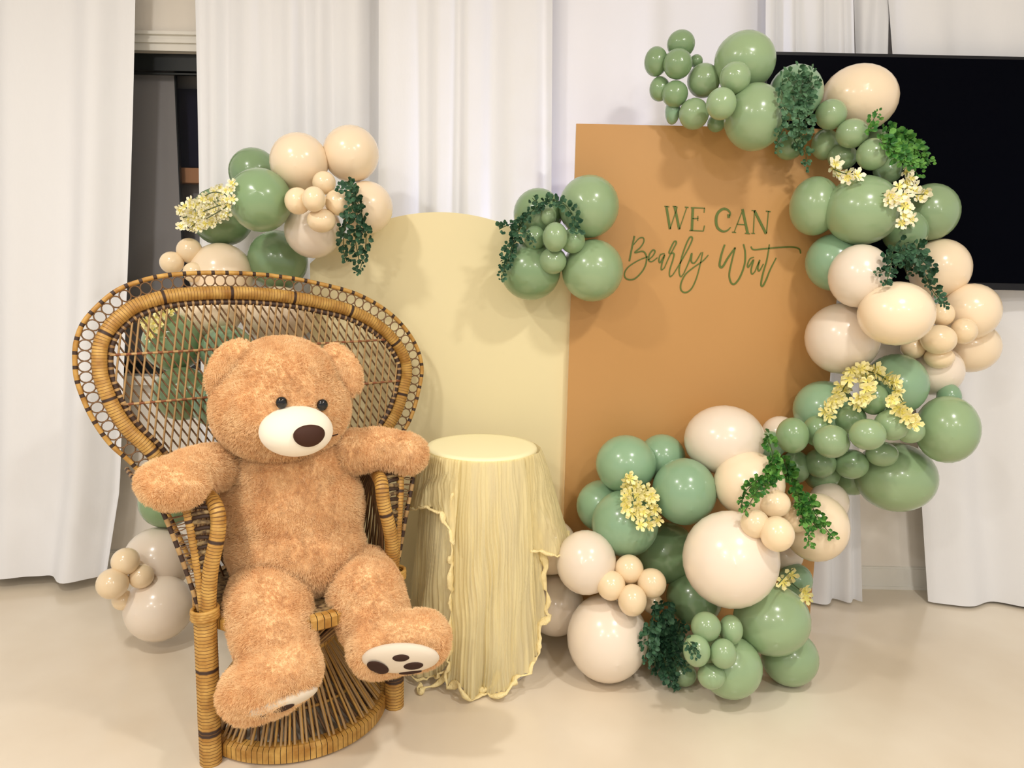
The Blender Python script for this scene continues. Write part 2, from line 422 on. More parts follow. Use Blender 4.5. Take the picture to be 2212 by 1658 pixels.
strokes('letter', [([(1532, 650), (1490, 668), (1465, 730), (1476, 752), (1527, 678), (1502, 780), (1512, 826), (1542, 800)], S1)], 'a')
strokes('letter', [([(1542, 800), (1592, 680), (1572, 760), (1588, 792), (1630, 720)], S1)], 'i')
strokes('letter', [([(1692, 518), (1665, 680), (1625, 820), (1605, 930), (1625, 947), (1660, 880), (1700, 780), (1762, 658)], (11, 18)),
                   ([(1500, 540), (1530, 572), (1640, 562), (1800, 549), (1930, 545), (2000, 565), (2016, 612)], (12, 15))], 't')
# cream arch board
ax0 = P(672, 700, YCB).x; ax1 = P(1236, 700, YCB).x; zt = P(955, 458, YCB).z; zs = P(955, 575, YCB).z
hw = (ax1-ax0)/2; rise = zt-zs; Rr = (hw*hw+rise*rise)/(2*rise); xc = (ax0+ax1)/2
prof = [(ax0, 0.0), (ax1, 0.0)]
for i in range(41):
    x = ax1-(ax1-ax0)*i/40; prof.append((x, zt-Rr+math.sqrt(max(0, Rr*Rr-(x-xc)**2))))
mb = MB(); n = len(prof)
for yy in (YCB, YCB+0.018):
    for x, z in prof: mb.v.append(Vector((x, yy, z)))
mb.quad(*range(n)); mb.quad(*range(2*n-1, n-1, -1))
for i in range(n):
    j = (i+1) % n; mb.quad(i, n+i, n+j, j)
ab = thing('arch_board', (xc, YCB+0.01, 0), 'pale cream arch-topped board behind the draped pedestal', 'board')
mb.build('panel', M['cream'], ab, smooth=False)
MB().box(xc-0.2, xc+0.2, YCB+0.0185, YCB+0.15, 0, 0.03).build('foot', M['tanedge'], ab, smooth=False)

# ------------------------------------------------------------------ pedestal and gauze
PC = Vector((P(1041, 962, 2.68).x, 2.68, 0)); PH = P(1041, 962, 2.68).z; PR = 0.197
ped = thing('pedestal', PC, 'round white pedestal with a cream top, draped in gauze', 'pedestal')
MB().lathe([(0, 0.0), (PR-0.004, 0.0), (PR, 0.004), (PR, PH-0.012)], PC, 64).build('body', M['plinth'], ped)
MB().lathe([(PR+0.001, PH-0.014), (PR+0.003, PH-0.008), (PR-0.002, PH), (PR-0.02, PH+0.001), (0, PH+0.001)], PC, 64).build('top_cover', M['plinthtop'], ped)
gz = thing('gauze_cloth', (PC.x, PC.y, 0), 'sheer crinkled cream gauze cloth hanging over the pedestal', 'cloth')
rnd = random.Random(5)
FQ = [(rnd.uniform(7, 40), rnd.uniform(0, 6.28), rnd.uniform(-2, 2)) for _ in range(8)]+[(rnd.uniform(60, 130), rnd.uniform(0, 6.28), rnd.uniform(-3, 3)) for _ in range(8)]
def interp(tab, x):
    if x <= tab[0][0]: return tab[0][1]
    for (a, va), (b_, vb) in zip(tab, tab[1:]):
        if x <= b_:
            u = (x-a)/(b_-a); u = u*u*(3-2*u); return va+(vb-va)*u
    return tab[-1][1]
def crinkle(th, v):
    th = th+0.03*math.sin(2.3*v+4*th)+0.012*math.sin(6*v+11*th)
    return sum(math.sin(f*th+p+q*v) for f, p, q in FQ)/16
# angle 0 = toward the camera, + = right; returns a point on the cloth
def panel(th0, th1, hem, flare, r0, ztop=None, amp=0.012):
    def fn(u, v):
        th = math.radians(th0+(th1-th0)*u); d = math.degrees(th)
        h = interp(hem, d); zt_ = PH-0.006 if ztop is None else interp(ztop, d)
        z = zt_+(h-zt_)*v
        s_ = (PH-z)/PH
        r = r0+interp(flare, d)*(s_**0.8)+amp*(0.25+s_)*crinkle(th, v*3)*2.2+0.012*math.sin(9*th+4*v)*s_+0.016*math.sin(14*th+2*v+1)*s_*s_*s_
        a = th-math.pi/2-math.atan2(PC.x, PC.y)*0
        r = max(r, PR+0.003)
        return (PC.x+r*math.cos(a), PC.y+r*math.sin(a), max(0.006, z))
    return fn
hemF = [(-30, 0.03), (-12, 0.05), (-4, 0.012), (8, 0.008), (22, 0.035), (40, 0.07), (52, 0.12), (62, 0.22), (75, 0.3)]
flF = [(-30, 0.03), (0, 0.055), (25, 0.05), (50, 0.075), (75, 0.05)]
fp = panel(-24, 66, hemF, flF, PR+0.006)
MB().grid(fp, 150, 50).build('front_panel', M['gauze'], gz)
hemL = [(-130, 0.25), (-80, 0.10), (-55, 0.03), (-40, 0.03), (-25, 0.10), (-5, 0.06)]
flL = [(-130, 0.05), (-80, 0.055), (-50, 0.05), (-20, 0.02), (0, 0.015)]
lf = panel(-130, -8, hemL, flL, PR+0.003, amp=0.009)
MB().grid(lf, 150, 40).build('left_panel', M['gauze'], gz)
hemR = [(50, 0.50), (70, 0.47), (88, 0.45), (100, 0.50), (130, 0.6)]
flR = [(50, 0.05), (75, 0.19), (92, 0.235), (120, 0.12)]
rf = panel(48, 128, hemR, flR, PR+0.009, amp=0.010)
MB().grid(rf, 100, 40).build('right_panel', M['gauze'], gz)
# left shoulder swag near the chair
sw = panel(-95, -18, [(-95, 0.60), (-70, 0.62), (-45, 0.66), (-30, 0.64), (-18, 0.55)], [(-95, 0.14), (-60, 0.14), (-30, 0.10), (-18, 0.09)], PR+0.012, amp=0.016)
MB().grid(sw, 90, 24).build('shoulder_swag', M['gauze'], gz)
def hemroll(fn, pts, r, seed):
    rr = random.Random(seed); q = [Vector(fn(u, v)) for u, v in pts]
    q = resample(crom(q, 8), 0.014)
    out_ = []
    for i, p in enumerate(q):
        c = Vector((p.x-PC.x, p.y-PC.y, 0)).normalized()
        out_.append(p+c*(0.006+0.004*math.sin(i*0.9))+Vector((0.004*math.sin(i*1.3), 0, 0.004*math.sin(i*0.7))))
    rad = [r*(0.85+0.35*math.sin(i*1.1+seed)+0.3*math.sin(i*0.37)+rr.uniform(-.25, .25)) for i in range(len(out_))]
    for p in out_: p += Vector((rr.uniform(-1, 1), rr.uniform(-1, 1), rr.uniform(-1, 1)))*0.004
    for p, ra in zip(out_, rad): p.z = max(p.z, ra+0.002)
    MB().tube(out_, rad, 8, flat=0.6).build('rolled_hem', M['gauzehem'], gz)
hemroll(fp, [(0.0, v/8) for v in range(1, 9)]+[(u/14, 1.0) for u in range(1, 15)]+[(1.0, v) for v in (0.9, 0.75, 0.6, 0.45)], 0.011, 1)
hemroll(rf, [(u/8, 1.0) for u in range(0, 9)], 0.008, 2)
hemroll(sw, [(u/8, 1.0) for u in range(0, 9)], 0.008, 3)
hemroll(lf, [(u/14, 1.0) for u in range(5, 13)], 0.007, 4)
# trailing corners on the floor
for i, (px, py) in enumerate(((908, 1500), (1045, 1503))):
    mb = MB(); c = P(px, py, 2.5); d = ray(px, py); c = C0+d*(-H/d.z); c.z = 0.012
    q = [c+Vector((0.10, 0.06, 0.05)), c+Vector((0.055, 0.03, 0.012)), c+Vector((0.015, 0.012, 0.008)), c, c+Vector((-0.012, 0.012, 0.006)), c+Vector((0.0, 0.025, 0.01))]
    if i: q = [c+Vector((0.05, 0.04, 0.06)), c+Vector((0.03, 0.02, 0.02)), c+Vector((0.0, 0.0, 0.012)), c+Vector((-0.02, 0.01, 0.01)), c+Vector((0.0, 0.022, 0.012))]
    MB().tube(crom(q, 6), lambda t: 0.008+0.005*math.sin(t*14), 7).build('trailing_corner', M['gauzehem'], gz)

# ------------------------------------------------------------------ peacock chair
ANG = math.radians(32)
CHO = Vector((-0.70, 2.35, 0)); EX = Vector((math.cos(ANG), math.sin(ANG), 0)); EY = Vector((-math.sin(ANG), math.cos(ANG), 0)); EZ = Vector((0, 0, 1))
def L(x, y, z): return CHO+EX*x+EY*y+EZ*z
chair = thing('peacock_chair', CHO, 'golden rattan peacock chair with a wide fan back, holding the teddy bear', 'chair')
RT, RD, CA, CD, WV = M['rattan'], M['rattan_dk'], M['cane'], M['cane_dk'], M['weave']
def wraptube(name, pts, r, period, parent, dark=1, mats=None, seg=8, closed=False, jig=0.0):
    mb = MB(); rnd_ = random.Random(len(pts))
    rad = [r*(1+jig*(1 if i % 2 else -1)) for i in range(len(pts))]
    mb.tube(pts, rad, seg, closed, mi=lambda i: 1 if (i % period) < dark else 0)
    return mb.build(name, mats or [RT, RD], parent)
def wound(name, pts, r, parent, marks=(), pitch=0.0095, gap=0.0016, seg=10, every=0):
    """a pole wound with flat cane: each turn a band, a thin recessed line between turns"""
    q = resample([Vector(p) for p in pts], 0.0004); tot = sum((b_-a).length for a, b_ in zip(q, q[1:])); n_ = int(tot/pitch)
    def at(s): return q[min(len(q)-1, int(round(s/tot*(len(q)-1))))]
    P_, R_, MI = [], [], []
    for i in range(n_):
        s0 = i*pitch; dark = i in marks or (every and i % every == 0)
        P_ += [at(s0), at(s0+pitch-gap)]; R_ += [r, r]; MI += [1 if dark else 0, 2]
    P_.append(at(tot)); R_.append(r)
    mb = MB(); rr = [x*(1.0 if k % 2 == 0 else 1.03) for k, x in enumerate(R_)]
    mb.tube(P_, rr, seg, mi=lambda i: MI[min(i, len(MI)-1)])
    return mb.build(name, [RT, RD, M['rattan_mid']], parent)
def ringband(name, r, z0, z1, th, m_, nseg=90):
    mb = MB()
    for i in range(nseg):
        a0 = 2*math.pi*i/nseg; a1 = 2*math.pi*(i+0.9)/nseg
        mb.lathe([(r-th, z0), (r-th*0.3, z0), (r, z0+0.008), (r, z1-0.008), (r-th*0.3, z1), (r-th, z1)], CHO, 1, a0=a0, a1=a1)
        
    mb.lathe([(r-th, z0+0.004), (r-0.002, z0+0.008), (r-0.002, z1-0.010), (r-th, z1-0.006)], CHO, nseg, mi=1)
    return mb.build(name, [m_, RD], chair, smooth=False)
ringband('base_ring', 0.30, 0.002, 0.055, 0.04, RT, 110)
ringband('waist_band', 0.135, 0.245, 0.285, 0.02, RT, 50)
ringband('seat_ring', 0.30, 0.405, 0.45, 0.035, RT)
MB().lathe([(0.0, 0.438), (0.2, 0.44), (0.27, 0.444)], CHO, 48).build('seat', WV, chair)
MB().lathe([(0.2, 0.118), (0.205, 0.124), (0.211, 0.130), (0.216, 0.124), (0.206, 0.116)], CHO, 64).build('brace_ring', RT, chair)
unit = MB().tube([(0, 0, 0), (0, 0, 0.5), (0, 0, 1)], 1.0, 5)
me_l = unit.mesh('cane_light', CA); me_d = unit.mesh('cane_dark', CD); me_g = unit.mesh('spoke_gold', RT)
def bar(name, me, a, b_, r, parent):
    d = b_-a; ln = d.length; q = d.to_track_quat('Z', 'Y')
    return inst(name, me, Matrix.LocRotScale(a, q, Vector((r, r, ln))), parent)
rs = random.Random(3)
for i in range(130):
    a = 2*math.pi*i/130; tw = rs.uniform(-.05, .05)
    A = CHO+Vector((0.13*math.cos(a), 0.13*math.sin(a), 0.262)); Bp = CHO+Vector((0.285*math.cos(a+tw), 0.285*math.sin(a+tw), 0.045))
    bar('spoke', me_l if i % 3 else me_g, A, Bp, 0.0042, chair)
for i in range(70):
    a = 2*math.pi*i/70
    A = CHO+Vector((0.122*math.cos(a), 0.122*math.sin(a), 0.25)); Bp = CHO+Vector((0.272*math.cos(a+0.55), 0.272*math.sin(a+0.55), 0.03))
    bar('inner_spoke', me_d, A, Bp, 0.0045, chair)
for i in range(60):
    a = 2*math.pi*i/60
    A = CHO+Vector((0.128*math.cos(a), 0.128*math.sin(a), 0.27)); Bp = CHO+Vector((0.285*math.cos(a+0.12), 0.285*math.sin(a+0.12), 0.415))
    bar('seat_strut', me_d if i % 2 else me_l, A, Bp, 0.0042, chair)
# legs with wound collars
for s_ in (-1, 1):
    lg = wound('leg', [L(s_*0.292, -0.147, z) for z in (0.0, 0.15, 0.3, 0.46)], 0.032, chair, marks=(9, 10, 28), pitch=0.0105)
    cp = [L(s_*0.292+0.036*math.cos(t*0.5), -0.147+0.036*math.sin(t*0.5), 0.452+0.0006*t) for t in range(56)]
    MB().tube(cp, 0.006, 6).build('collar', RT, lg)
# fan back
def fly(z): return 0.215+0.105*(z-0.45)
nrm = (EY - EZ*0.105).normalized(); fp0 = L(0, fly(0.45), 0.45)
def tofan(px, py):
    d = ray(px, py); t = (fp0-C0).dot(nrm)/d.dot(nrm); p = C0+d*t-CHO
    return Vector((p.dot(EX), p.z))
def fan(q, off=0.0): return L(q[0], fly(q[1])-off, q[1])
RIM = [(295, 1012), (238, 958), (198, 900), (169, 831), (162, 784), (165, 735), (187, 687), (245, 632), (303, 607), (364, 594), (447, 589), (538, 591), (610, 598), (683, 611), (773, 636), (845, 679), (892, 734), (911, 791), (903, 849), (885, 907)]
rim2 = [tofan(*q) for q in RIM]
rim2 = [Vector((-0.26, 0.46)), Vector((-0.33, 0.66))]+rim2+[Vector((0.47, 0.80)), Vector((0.36, 0.63)), Vector((0.27, 0.46))]
rimc = resample(crom(rim2, 10), 0.011)
def offset(c, d):
    out_ = []
    for i in range(len(c)):
        t = (c[min(i+1, len(c)-1)]-c[max(i-1, 0)]).normalized(); out_.append(c[i]+Vector((t.y, -t.x))*d)
    return out_
frame2 = [q for q in offset(rimc, 0.066)]; frame2 = resample(crom(resample(frame2, 0.05), 6), 0.011)
inner2 = resample(crom(resample(offset(frame2, 0.030), 0.05), 6), 0.0075)
wraptube('outer_rim', [fan(q) for q in rimc], 0.0075, 4, chair, 1)
wound('back_frame', [fan(q, 0.004) for q in frame2], 0.0225, chair, every=22)
wraptube('braided_edge', [fan(q, 0.006) for q in inner2], 0.0095, 3, chair, 2, [M['cane'], RD], 6)
# ring loops between rim and frame
tor = MB(); tor.tube([(math.cos(2*math.pi*k/12), 0, math.sin(2*math.pi*k/12)) for k in range(12)], 0.13, 4, True)
me_ring = tor.mesh('ring_loop', M['cane_dk'])
midc = resample(offset(rimc, 0.0255), 0.0325)
Rf = Matrix((EX, EY, EZ)).transposed().to_4x4()
for i, q in enumerate(midc):
    if q[1] < 0.70: continue
    t = (midc[min(i+1, len(midc)-1)]-midc[max(i-1, 0)]).normalized(); a = math.atan2(t.y, t.x)
    Mx = Matrix.Translation(fan(q)) @ Rf @ Matrix.Rotation(-a, 4, 'Y') @ Matrix.Diagonal((0.0165, 0.0165, 0.0185, 1))
    inst('ring_loop', me_ring, Mx, chair)
# lattice canes clipped by the frame
poly = offset(inner2, -0.004); poly = list(poly)
def clip(p, d):
    ts = []
    N = len(poly)
    for i in range(N):
        a, b_ = poly[i], poly[(i+1) % N]; e = b_-a
        den = d.x*e.y-d.y*e.x
        if abs(den) < 1e-9: continue
        w_ = a-p; t = (w_.x*e.y-w_.y*e.x)/den; u = (w_.x*d.y-w_.y*d.x)/den
        if 0 <= u < 1: ts.append(t)
    ts.sort(); return [(ts[i], ts[i+1]) for i in range(0, len(ts)-1, 2)]
def family(slope, step, x0, x1, me, r, off, jit):
    x = x0
    while x < x1:
        d = Vector((slope+rs.uniform(-jit, jit), 1)).normalized(); p = Vector((x+rs.uniform(-.003, .003), 0.9))
        for (a, b_) in clip(p, d):
            if b_-a < 0.03: continue
            bar('cane', me, fan(p+d*a, off), fan(p+d*b_, off), r, chair)
        x += step
family(0.16, 0.026, -0.85, 0.75, me_l, 0.0034, 0.010, 0.012)
family(-0.62, 0.026, -0.80, 0.95, me_d, 0.0030, -0.001, 0.012)
for z in (1.185, 1.03):  # tie canes
    for (a, b_) in clip(Vector((0, z)), Vector((1, 0.02)).normalized()):
        d = Vector((1, 0.02)).normalized(); q = [fan(Vector((0, z))+d*(a+(b_-a)*k/60), 0.014) for k in range(61)]
        wraptube('cross_cane', q, 0.0042, 2, chair, 1, [M['cane_red'], CA], 5)
# arms
for s_ in (-1, 1):
    A = [(.285, -.15, .455), (.275, -.165, .60), (.250, -.165, .72), (.252, -.14, .782), (.275, -.02, .80), (.33, .12, .80), (.36, .225, .80)]
    B = [(.295, -.147, .455), (.308, -.145, .62), (.325, -.125, .77), (.34, -.07, .81), (.36, .04, .815), (.385, .14, .815), (.40, .235, .815)]
    Cc = [(.300, -.14, .455), (.345, -.12, .64), (.385, -.095, .775), (.405, -.04, .812), (.425, .06, .818), (.435, .15, .818), (.44, .24, .82)]
    cs = [resample(crom([L(s_*x, y, z) for x, y, z in q], 8), 0.011) for q in (A, B, Cc)]
    arm = wound('armrest', cs[0], 0.022, chair, every=24)
    wound('arm_pole', cs[1], 0.012, arm, every=30, seg=8)
    wraptube('wrapped_edge', cs[2], 0.0075, 4, arm, 2, [CA, RD], 6)
    # woven strip between armrest and pole
    mb = MB(); nA = 46
    for k in range(nA):
        t = 0.04+0.94*k/nA
        p = cs[0][int(t*(len(cs[0])-1))]; q = cs[1][int(t*(len(cs[1])-1))]
        mb.tube([p, (p+q)/2+Vector((0, 0, 0.003)), q], 0.0065, 5, mi=k % 2)
    o = mb.build('woven_strip', [WV, RD], arm); o['kind'] = 'stuff'
    for k in range(34):
        t = 0.10+0.88*k/34
        p = cs[1][int(t*(len(cs[1])-1))]; q = cs[2][int(t*(len(cs[2])-1))]
        t2 = min(0.999, t+0.02); p2 = cs[1][int(t2*(len(cs[1])-1))]
        ex = (q-p); ln = ex.length
        if ln < 0.012: continue
        ex.normalize(); ez = (p2-p); ez = ez-ex*ez.dot(ex)
        ez = ez.normalized() if ez.length > 1e-5 else EZ; ey = ez.cross(ex)
        R4 = Matrix((ex, ey, ez)).transposed().to_4x4()
        inst('ring_loop', me_ring, Matrix.Translation((p+q)/2) @ R4 @ Matrix.Diagonal((ln*0.5, 0.010, 0.0125, 1)), arm)
    # side lattice under the arm
    for k in range(18):
        t = k/17
        a = math.radians(-24+100*t); foot = L(s_*0.292*math.cos(a), 0.292*math.sin(a)*0.8-0.02, 0.44)
        top = cs[0][int((0.42+0.56*t)*(len(cs[0])-1))]
        bar('side_cane', me_l if k % 2 else me_d, foot, top, 0.0035, chair)
        top2 = cs[0][int((0.42+0.56*max(0, t-0.22))*(len(cs[0])-1))]
        bar('side_cane', me_d, foot, top2, 0.0032, chair)

# ------------------------------------------------------------------ teddy bear
def blob(name, parts, parent, material, voxel=0.012, smooth=8, fur=None, origin=None):
    mb = MB()
    for c, r, rot in parts: mb.ell(c, r, 20, 12, rot)
    me = mb.mesh('tmp', material); ob = bpy.data.objects.new('tmp', me); COL.objects.link(ob)
    md = ob.modifiers.new('r', 'REMESH'); md.mode = 'VOXEL'; md.voxel_size = voxel; md.use_smooth_shade = True
    ms = ob.modifiers.new('s', 'SMOOTH'); ms.factor = 0.6; ms.iterations = smooth
    dg = bpy.context.evaluated_depsgraph_get(); dg.update()
    nm = bpy.data.meshes.new_from_object(ob.evaluated_get(dg)); bpy.data.objects.remove(ob); bpy.data.meshes.remove(me)
    nm.name = name
    lo = Vector((1e9,)*3); hi = -lo
    for v in nm.vertices:
        for k in range(3): lo[k] = min(lo[k], v.co[k]); hi[k] = max(hi[k], v.co[k])
    og = (lo+hi)/2; nm.transform(Matrix.Translation(-og))
    nm.polygons.foreach_set('use_smooth', [True]*len(nm.polygons))
    if not nm.materials: nm.materials.append(material)
    o = bpy.data.objects.new(name, nm); place(o, og, parent)
    if fur:
        area = sum(p.area for p in nm.polygons)
        pm = o.modifiers.new('fur', 'PARTICLE_SYSTEM'); ps = pm.particle_system.settings
        ps.type = 'HAIR'; ps.count = int(area*9000); ps.hair_length = fur; ps.hair_step = 3
        ps.emit_from = 'FACE'; ps.use_even_distribution = True; ps.use_modifier_stack = False
        ps.brownian_factor = 0.0012; ps.length_random = 0.35
        ps.object_align_factor = (0, 0, -0.0012)
        ps.child_type = 'INTERPOLATED'; ps.rendered_child_count = 16; ps.child_percent = 2
        ps.clump_factor = 0.45; ps.clump_shape = 0.2; ps.roughness_1 = 0.006; ps.roughness_1_size = 0.03; ps.roughness_2 = 0.006
        ps.roughness_endpoint = 0.004
        ps.root_radius = 0.9; ps.tip_radius = 0.35; ps.radius_scale = 0.0012
        ps.material = 1; ps.display_step = 2; ps.render_step = 2
    return o
def chain(ks, n=7):
    out_ = []
    for (a, ra), (b_, rb) in zip(ks, ks[1:]):
        for k in range(n+1):
            t = k/n; r = ra+(rb-ra)*t
            out_.append((a.lerp(b_, t), (r, r, r), None))
    return out_
FUR = 0.017
bear = thing('teddy_bear', L(0, 0, 0.45), 'giant tan plush teddy bear sitting in the rattan chair', 'toy')
FM = M['fur']
tc = P(632, 1092, 2.37); th_ = P(628, 1010, 2.37); tb_ = P(640, 1180, 2.34)
blob('torso', [(tc, (0.222, 0.18, 0.215), None), (th_, (0.185, 0.16, 0.16), None), (tb_, (0.215, 0.18, 0.155), None)], bear, FM, 0.012, 10, FUR)
FWD = Vector((0.50, -0.85, -0.12)).normalized(); SIDE = Vector((0.86, 0.50, 0)).normalized(); UPV = SIDE.cross(FWD)*1.0
if UPV.z < 0: UPV = -UPV
RH = Matrix((SIDE, FWD, UPV)).transposed()
hc = P(608, 880, 2.32); hu = P(610, 818, 2.34)
head = blob('head', [(hc, (0.205, 0.185, 0.158), RH), (hu, (0.165, 0.16, 0.125), RH)], bear, FM, 0.012, 8, FUR)
def hit(px, py, c, r, rot):
    d = rot.transposed() @ ray(px, py); o_ = rot.transposed() @ (C0-c)
    d = Vector((d.x/r[0], d.y/r[1], d.z/r[2])); o_ = Vector((o_.x/r[0], o_.y/r[1], o_.z/r[2]))
    a = d.dot(d); b_ = 2*o_.dot(d); c_ = o_.dot(o_)-1; disc = b_*b_-4*a*c_
    if disc < 0: return None
    return PT(px, py, (-b_-math.sqrt(disc))/(2*a))
# ears: cupped discs
for (px, py, y, rx, rz, lean) in ((500, 800, 2.27, 0.066, 0.100, 0.50), (738, 798, 2.40, 0.056, 0.088, -0.5)):
    c = P(px, py, y); R_ = Matrix.Rotation(lean, 3, 'Y') @ Matrix.Rotation(0.5, 3, 'Z')
    blob('ear', [(c, (rx, 0.036, rz), R_), (c+R_ @ Vector((0, 0.012, 0.01)), (rx*0.9, 0.036, rz*0.9), R_)], head, FM, 0.009, 5, FUR*0.8)
mz = P(640, 930, 2.155); mr = (0.104, 0.095, 0.071)
MB().ell(mz, mr, 40, 24, RH).build('muzzle', M['muzzle'], head)
npos = hit(667, 940, mz, mr, RH) or P(667, 940, 2.06)
MB().ell(npos+FWD*0.004, (0.044, 0.022, 0.032), 28, 16, RH, fn=lambda p: Vector((p.x*(1+0.12*p.z), p.y, p.z))).build('nose', M['nose'], head)
for (px, py) in ((607, 868), (695, 873)):
    e = hit(px, py, hc, (0.213, 0.193, 0.166), RH) or P(px, py, 2.17)
    MB().ell(e+FWD*0.006, (0.0165, 0.0135, 0.0175), 20, 14, RH).build('eye', M['eye'], head)
# mouth corner stitch on the far cheek
mo = [hit(718+k*4, 941-k*1.2, hc, (0.222, 0.202, 0.175), RH) for k in range(4)]
mo = [q for q in mo if q]
if len(mo) > 2: MB().tube(mo, 0.002, 5).build('mouth_stitch', M['pad'], head)
# arms
la = [(P(500, 1005, 2.33), 0.060), (P(450, 1008, 2.22), 0.066), (P(405, 1022, 2.13), 0.066)]
pw = P(372, 1042, 2.07)
blob('arm', chain(la)+[(pw, (0.094, 0.082, 0.064), Matrix.Rotation(0.15, 3, 'Y')), (pw.lerp(la[2][0], 0.5), (0.08, 0.075, 0.062), None)], bear, FM, 0.011, 6, FUR)
ra = [(P(750, 975, 2.38), 0.066), (P(810, 966, 2.42), 0.062), (P(850, 972, 2.44), 0.062), (P(882, 978, 2.44), 0.061)]
blob('arm', chain(ra), bear, FM, 0.011, 6, FUR)
# legs
ll = [(P(575, 1268, 2.26), 0.105), (P(580, 1310, 2.16), 0.122), (P(590, 1365, 2.10), 0.113), (P(608, 1420, 2.05), 0.098)]
f1 = [(P(628, 1443, 2.00), 0.082), (P(585, 1470, 1.985), 0.088), (P(535, 1494, 1.985), 0.078)]
lleg = blob('leg', chain(ll)+chain([ll[-1], f1[1]])+chain(f1), bear, FM, 0.012, 7, FUR)
rl = [(P(778, 1248, 2.34), 0.105), (P(790, 1280, 2.25), 0.112), (P(808, 1335, 2.20), 0.106), (P(830, 1375, 2.16), 0.092)]
f2 = [(P(812, 1400, 2.10), 0.078), (P(860, 1384, 2.11), 0.082), (P(912, 1378, 2.12), 0.080)]
rleg = blob('leg', chain(rl)+chain([rl[-1], f2[1]])+chain(f2), bear, FM, 0.012, 7, FUR)
def solepatch(leg, centre, n_, along, a, b_, pads, foot_r):
    n_ = n_.normalized(); u = (along-n_*along.dot(n_)).normalized(); v = n_.cross(u)
    R_ = Matrix((u, v, n_)).transposed()
    def dome(p): return p
    MB().ell(centre, (a, b_, 0.026), 36, 12, R_).build('sole', M['sole'], leg)
    for (x, y, rx, ry) in pads:
        zz = 0.026*math.sqrt(max(0.02, 1-(x/a)**2-(y/b_)**2))
        tilt = Vector((x/a/a, y/b_/b_, zz/0.026**2)).normalized()
        nn = (R_ @ tilt).normalized(); uu = (u-nn*u.dot(nn)).normalized(); vv = nn.cross(uu)
        MB().ell(centre+R_ @ Vector((x, y, zz)), (rx, ry, 0.0045), 20, 8, Matrix((uu, vv, nn)).transposed()).build('paw_pad', M['pad'], leg)
# right foot: sole turned toward the viewer
cs_ = P(865, 1421, 2.014)
solepatch(rleg, cs_, Vector((-0.02, -0.88, -0.47)), Vector((1, -0.1, 0.12)), 0.112, 0.062,
          [(-0.064, -0.008, 0.032, 0.034), (0.012, 0.033, 0.024, 0.012), (0.040, -0.004, 0.028, 0.017), (0.022, -0.044, 0.034, 0.011)], 0.08)
cs_ = P(606, 1514, 1.955)
solepatch(lleg, cs_, Vector((0.34, -0.42, -0.84)), Vector((-1, -0.2, -0.32)), 0.105, 0.06,
          [(-0.012, -0.034, 0.030, 0.017), (0.045, -0.02, 0.016, 0.013), (0.03, 0.02, 0.016, 0.013)], 0.08)

# ------------------------------------------------------------------ balloons
BPX = []
BL = []   # placed: (centre, mean radius, (rx, rmean, rz))
def balloon(cx, cy, rx, ry, key, label, group, ymax, tol=0.74, squash=0.8):
    d = ray(cx, cy); t = ymax/d.y
    for it in range(400):
        c = C0+d*t; s_ = t/F; a, b_ = rx*s_, ry*s_; r = (a+b_)/2
        ok = c.y+r*1.2 <= ymax and c.z-b_ >= 0.0
        if ok:
            for (c2, r2, ax2), (x2, y2) in zip(BL, BPX):
                dv = RC.transposed() @ (c2-c); D = math.hypot(cx-x2, cy-y2)*s_    # apart as seen
                if D < r+r2:
                    rho = max(0.0, D-r); dep = -dv.z      # dep > 0: the earlier balloon lies deeper
                    if dep < squash*math.sqrt(max(0.0, r2*r2-rho*rho)) or dv.length < tol*(r+r2): ok = False; break
        if ok: break
        if t < (ymax-0.62)/d.y: break
        t -= 0.008
    # balloon skin: rounded tip toward the viewer, neck and knot tucked behind
    rr = random.Random(int(cx*13+cy*7)); seg, rings = 28, 20
    tip = Vector((rr.uniform(-.45, .45), -1, rr.uniform(-.45, .35))).normalized()
    q = tip.to_track_quat('Z', 'Y').to_matrix()
    mb = MB(); prof = []
    for j in range(rings+1):
        th = math.pi*j/rings; z = math.cos(th); rad = math.sin(th)
        if z < 0: z *= 1+0.10*(-z)**2.5
        if j == rings: rad = 0.05
        prof.append((rad, z))
    prof += [(0.045, -1.14), (0.075, -1.18), (0.03, -1.22), (0.0, -1.22)]
    prof[0] = (0.0, 1.012); prof.insert(1, (0.045, 1.004))
    base = []
    for i in range(seg):
        an = 2*math.pi*i/seg
        for rad, z in prof:
            p = q @ Vector((rad*math.cos(an), rad*math.sin(an), z))
            mb.v.append(c+Vector((p.x*a, p.y*r, p.z*b_)))
    n_ = len(prof)
    for i in range(seg):
        i2 = (i+1) % seg
        for j in range(n_-1): mb.quad(i*n_+j, i*n_+j+1, i2*n_+j+1, i2*n_+j)
    o = mb.build('balloon', M[key], None, origin=c)
    tag(o, label, 'balloon', group)
    BL.append((c, r, (a, r, b_))); BPX.append((cx, cy))
    return o
SZ = {'G': 'sage green', 'H': 'sage green', 'D': 'sage green', 'C': 'peach cream', 'W': 'off-white', 'S': 'sand-coloured'}
def cluster(rows, ymax_fn, group):
    for row in rows:
        cx, cy, rx, ry, key, label = row[:6]
        balloon(cx, cy, rx, ry, key, label, group, row[6] if len(row) > 6 else ymax_fn(cx, cy))

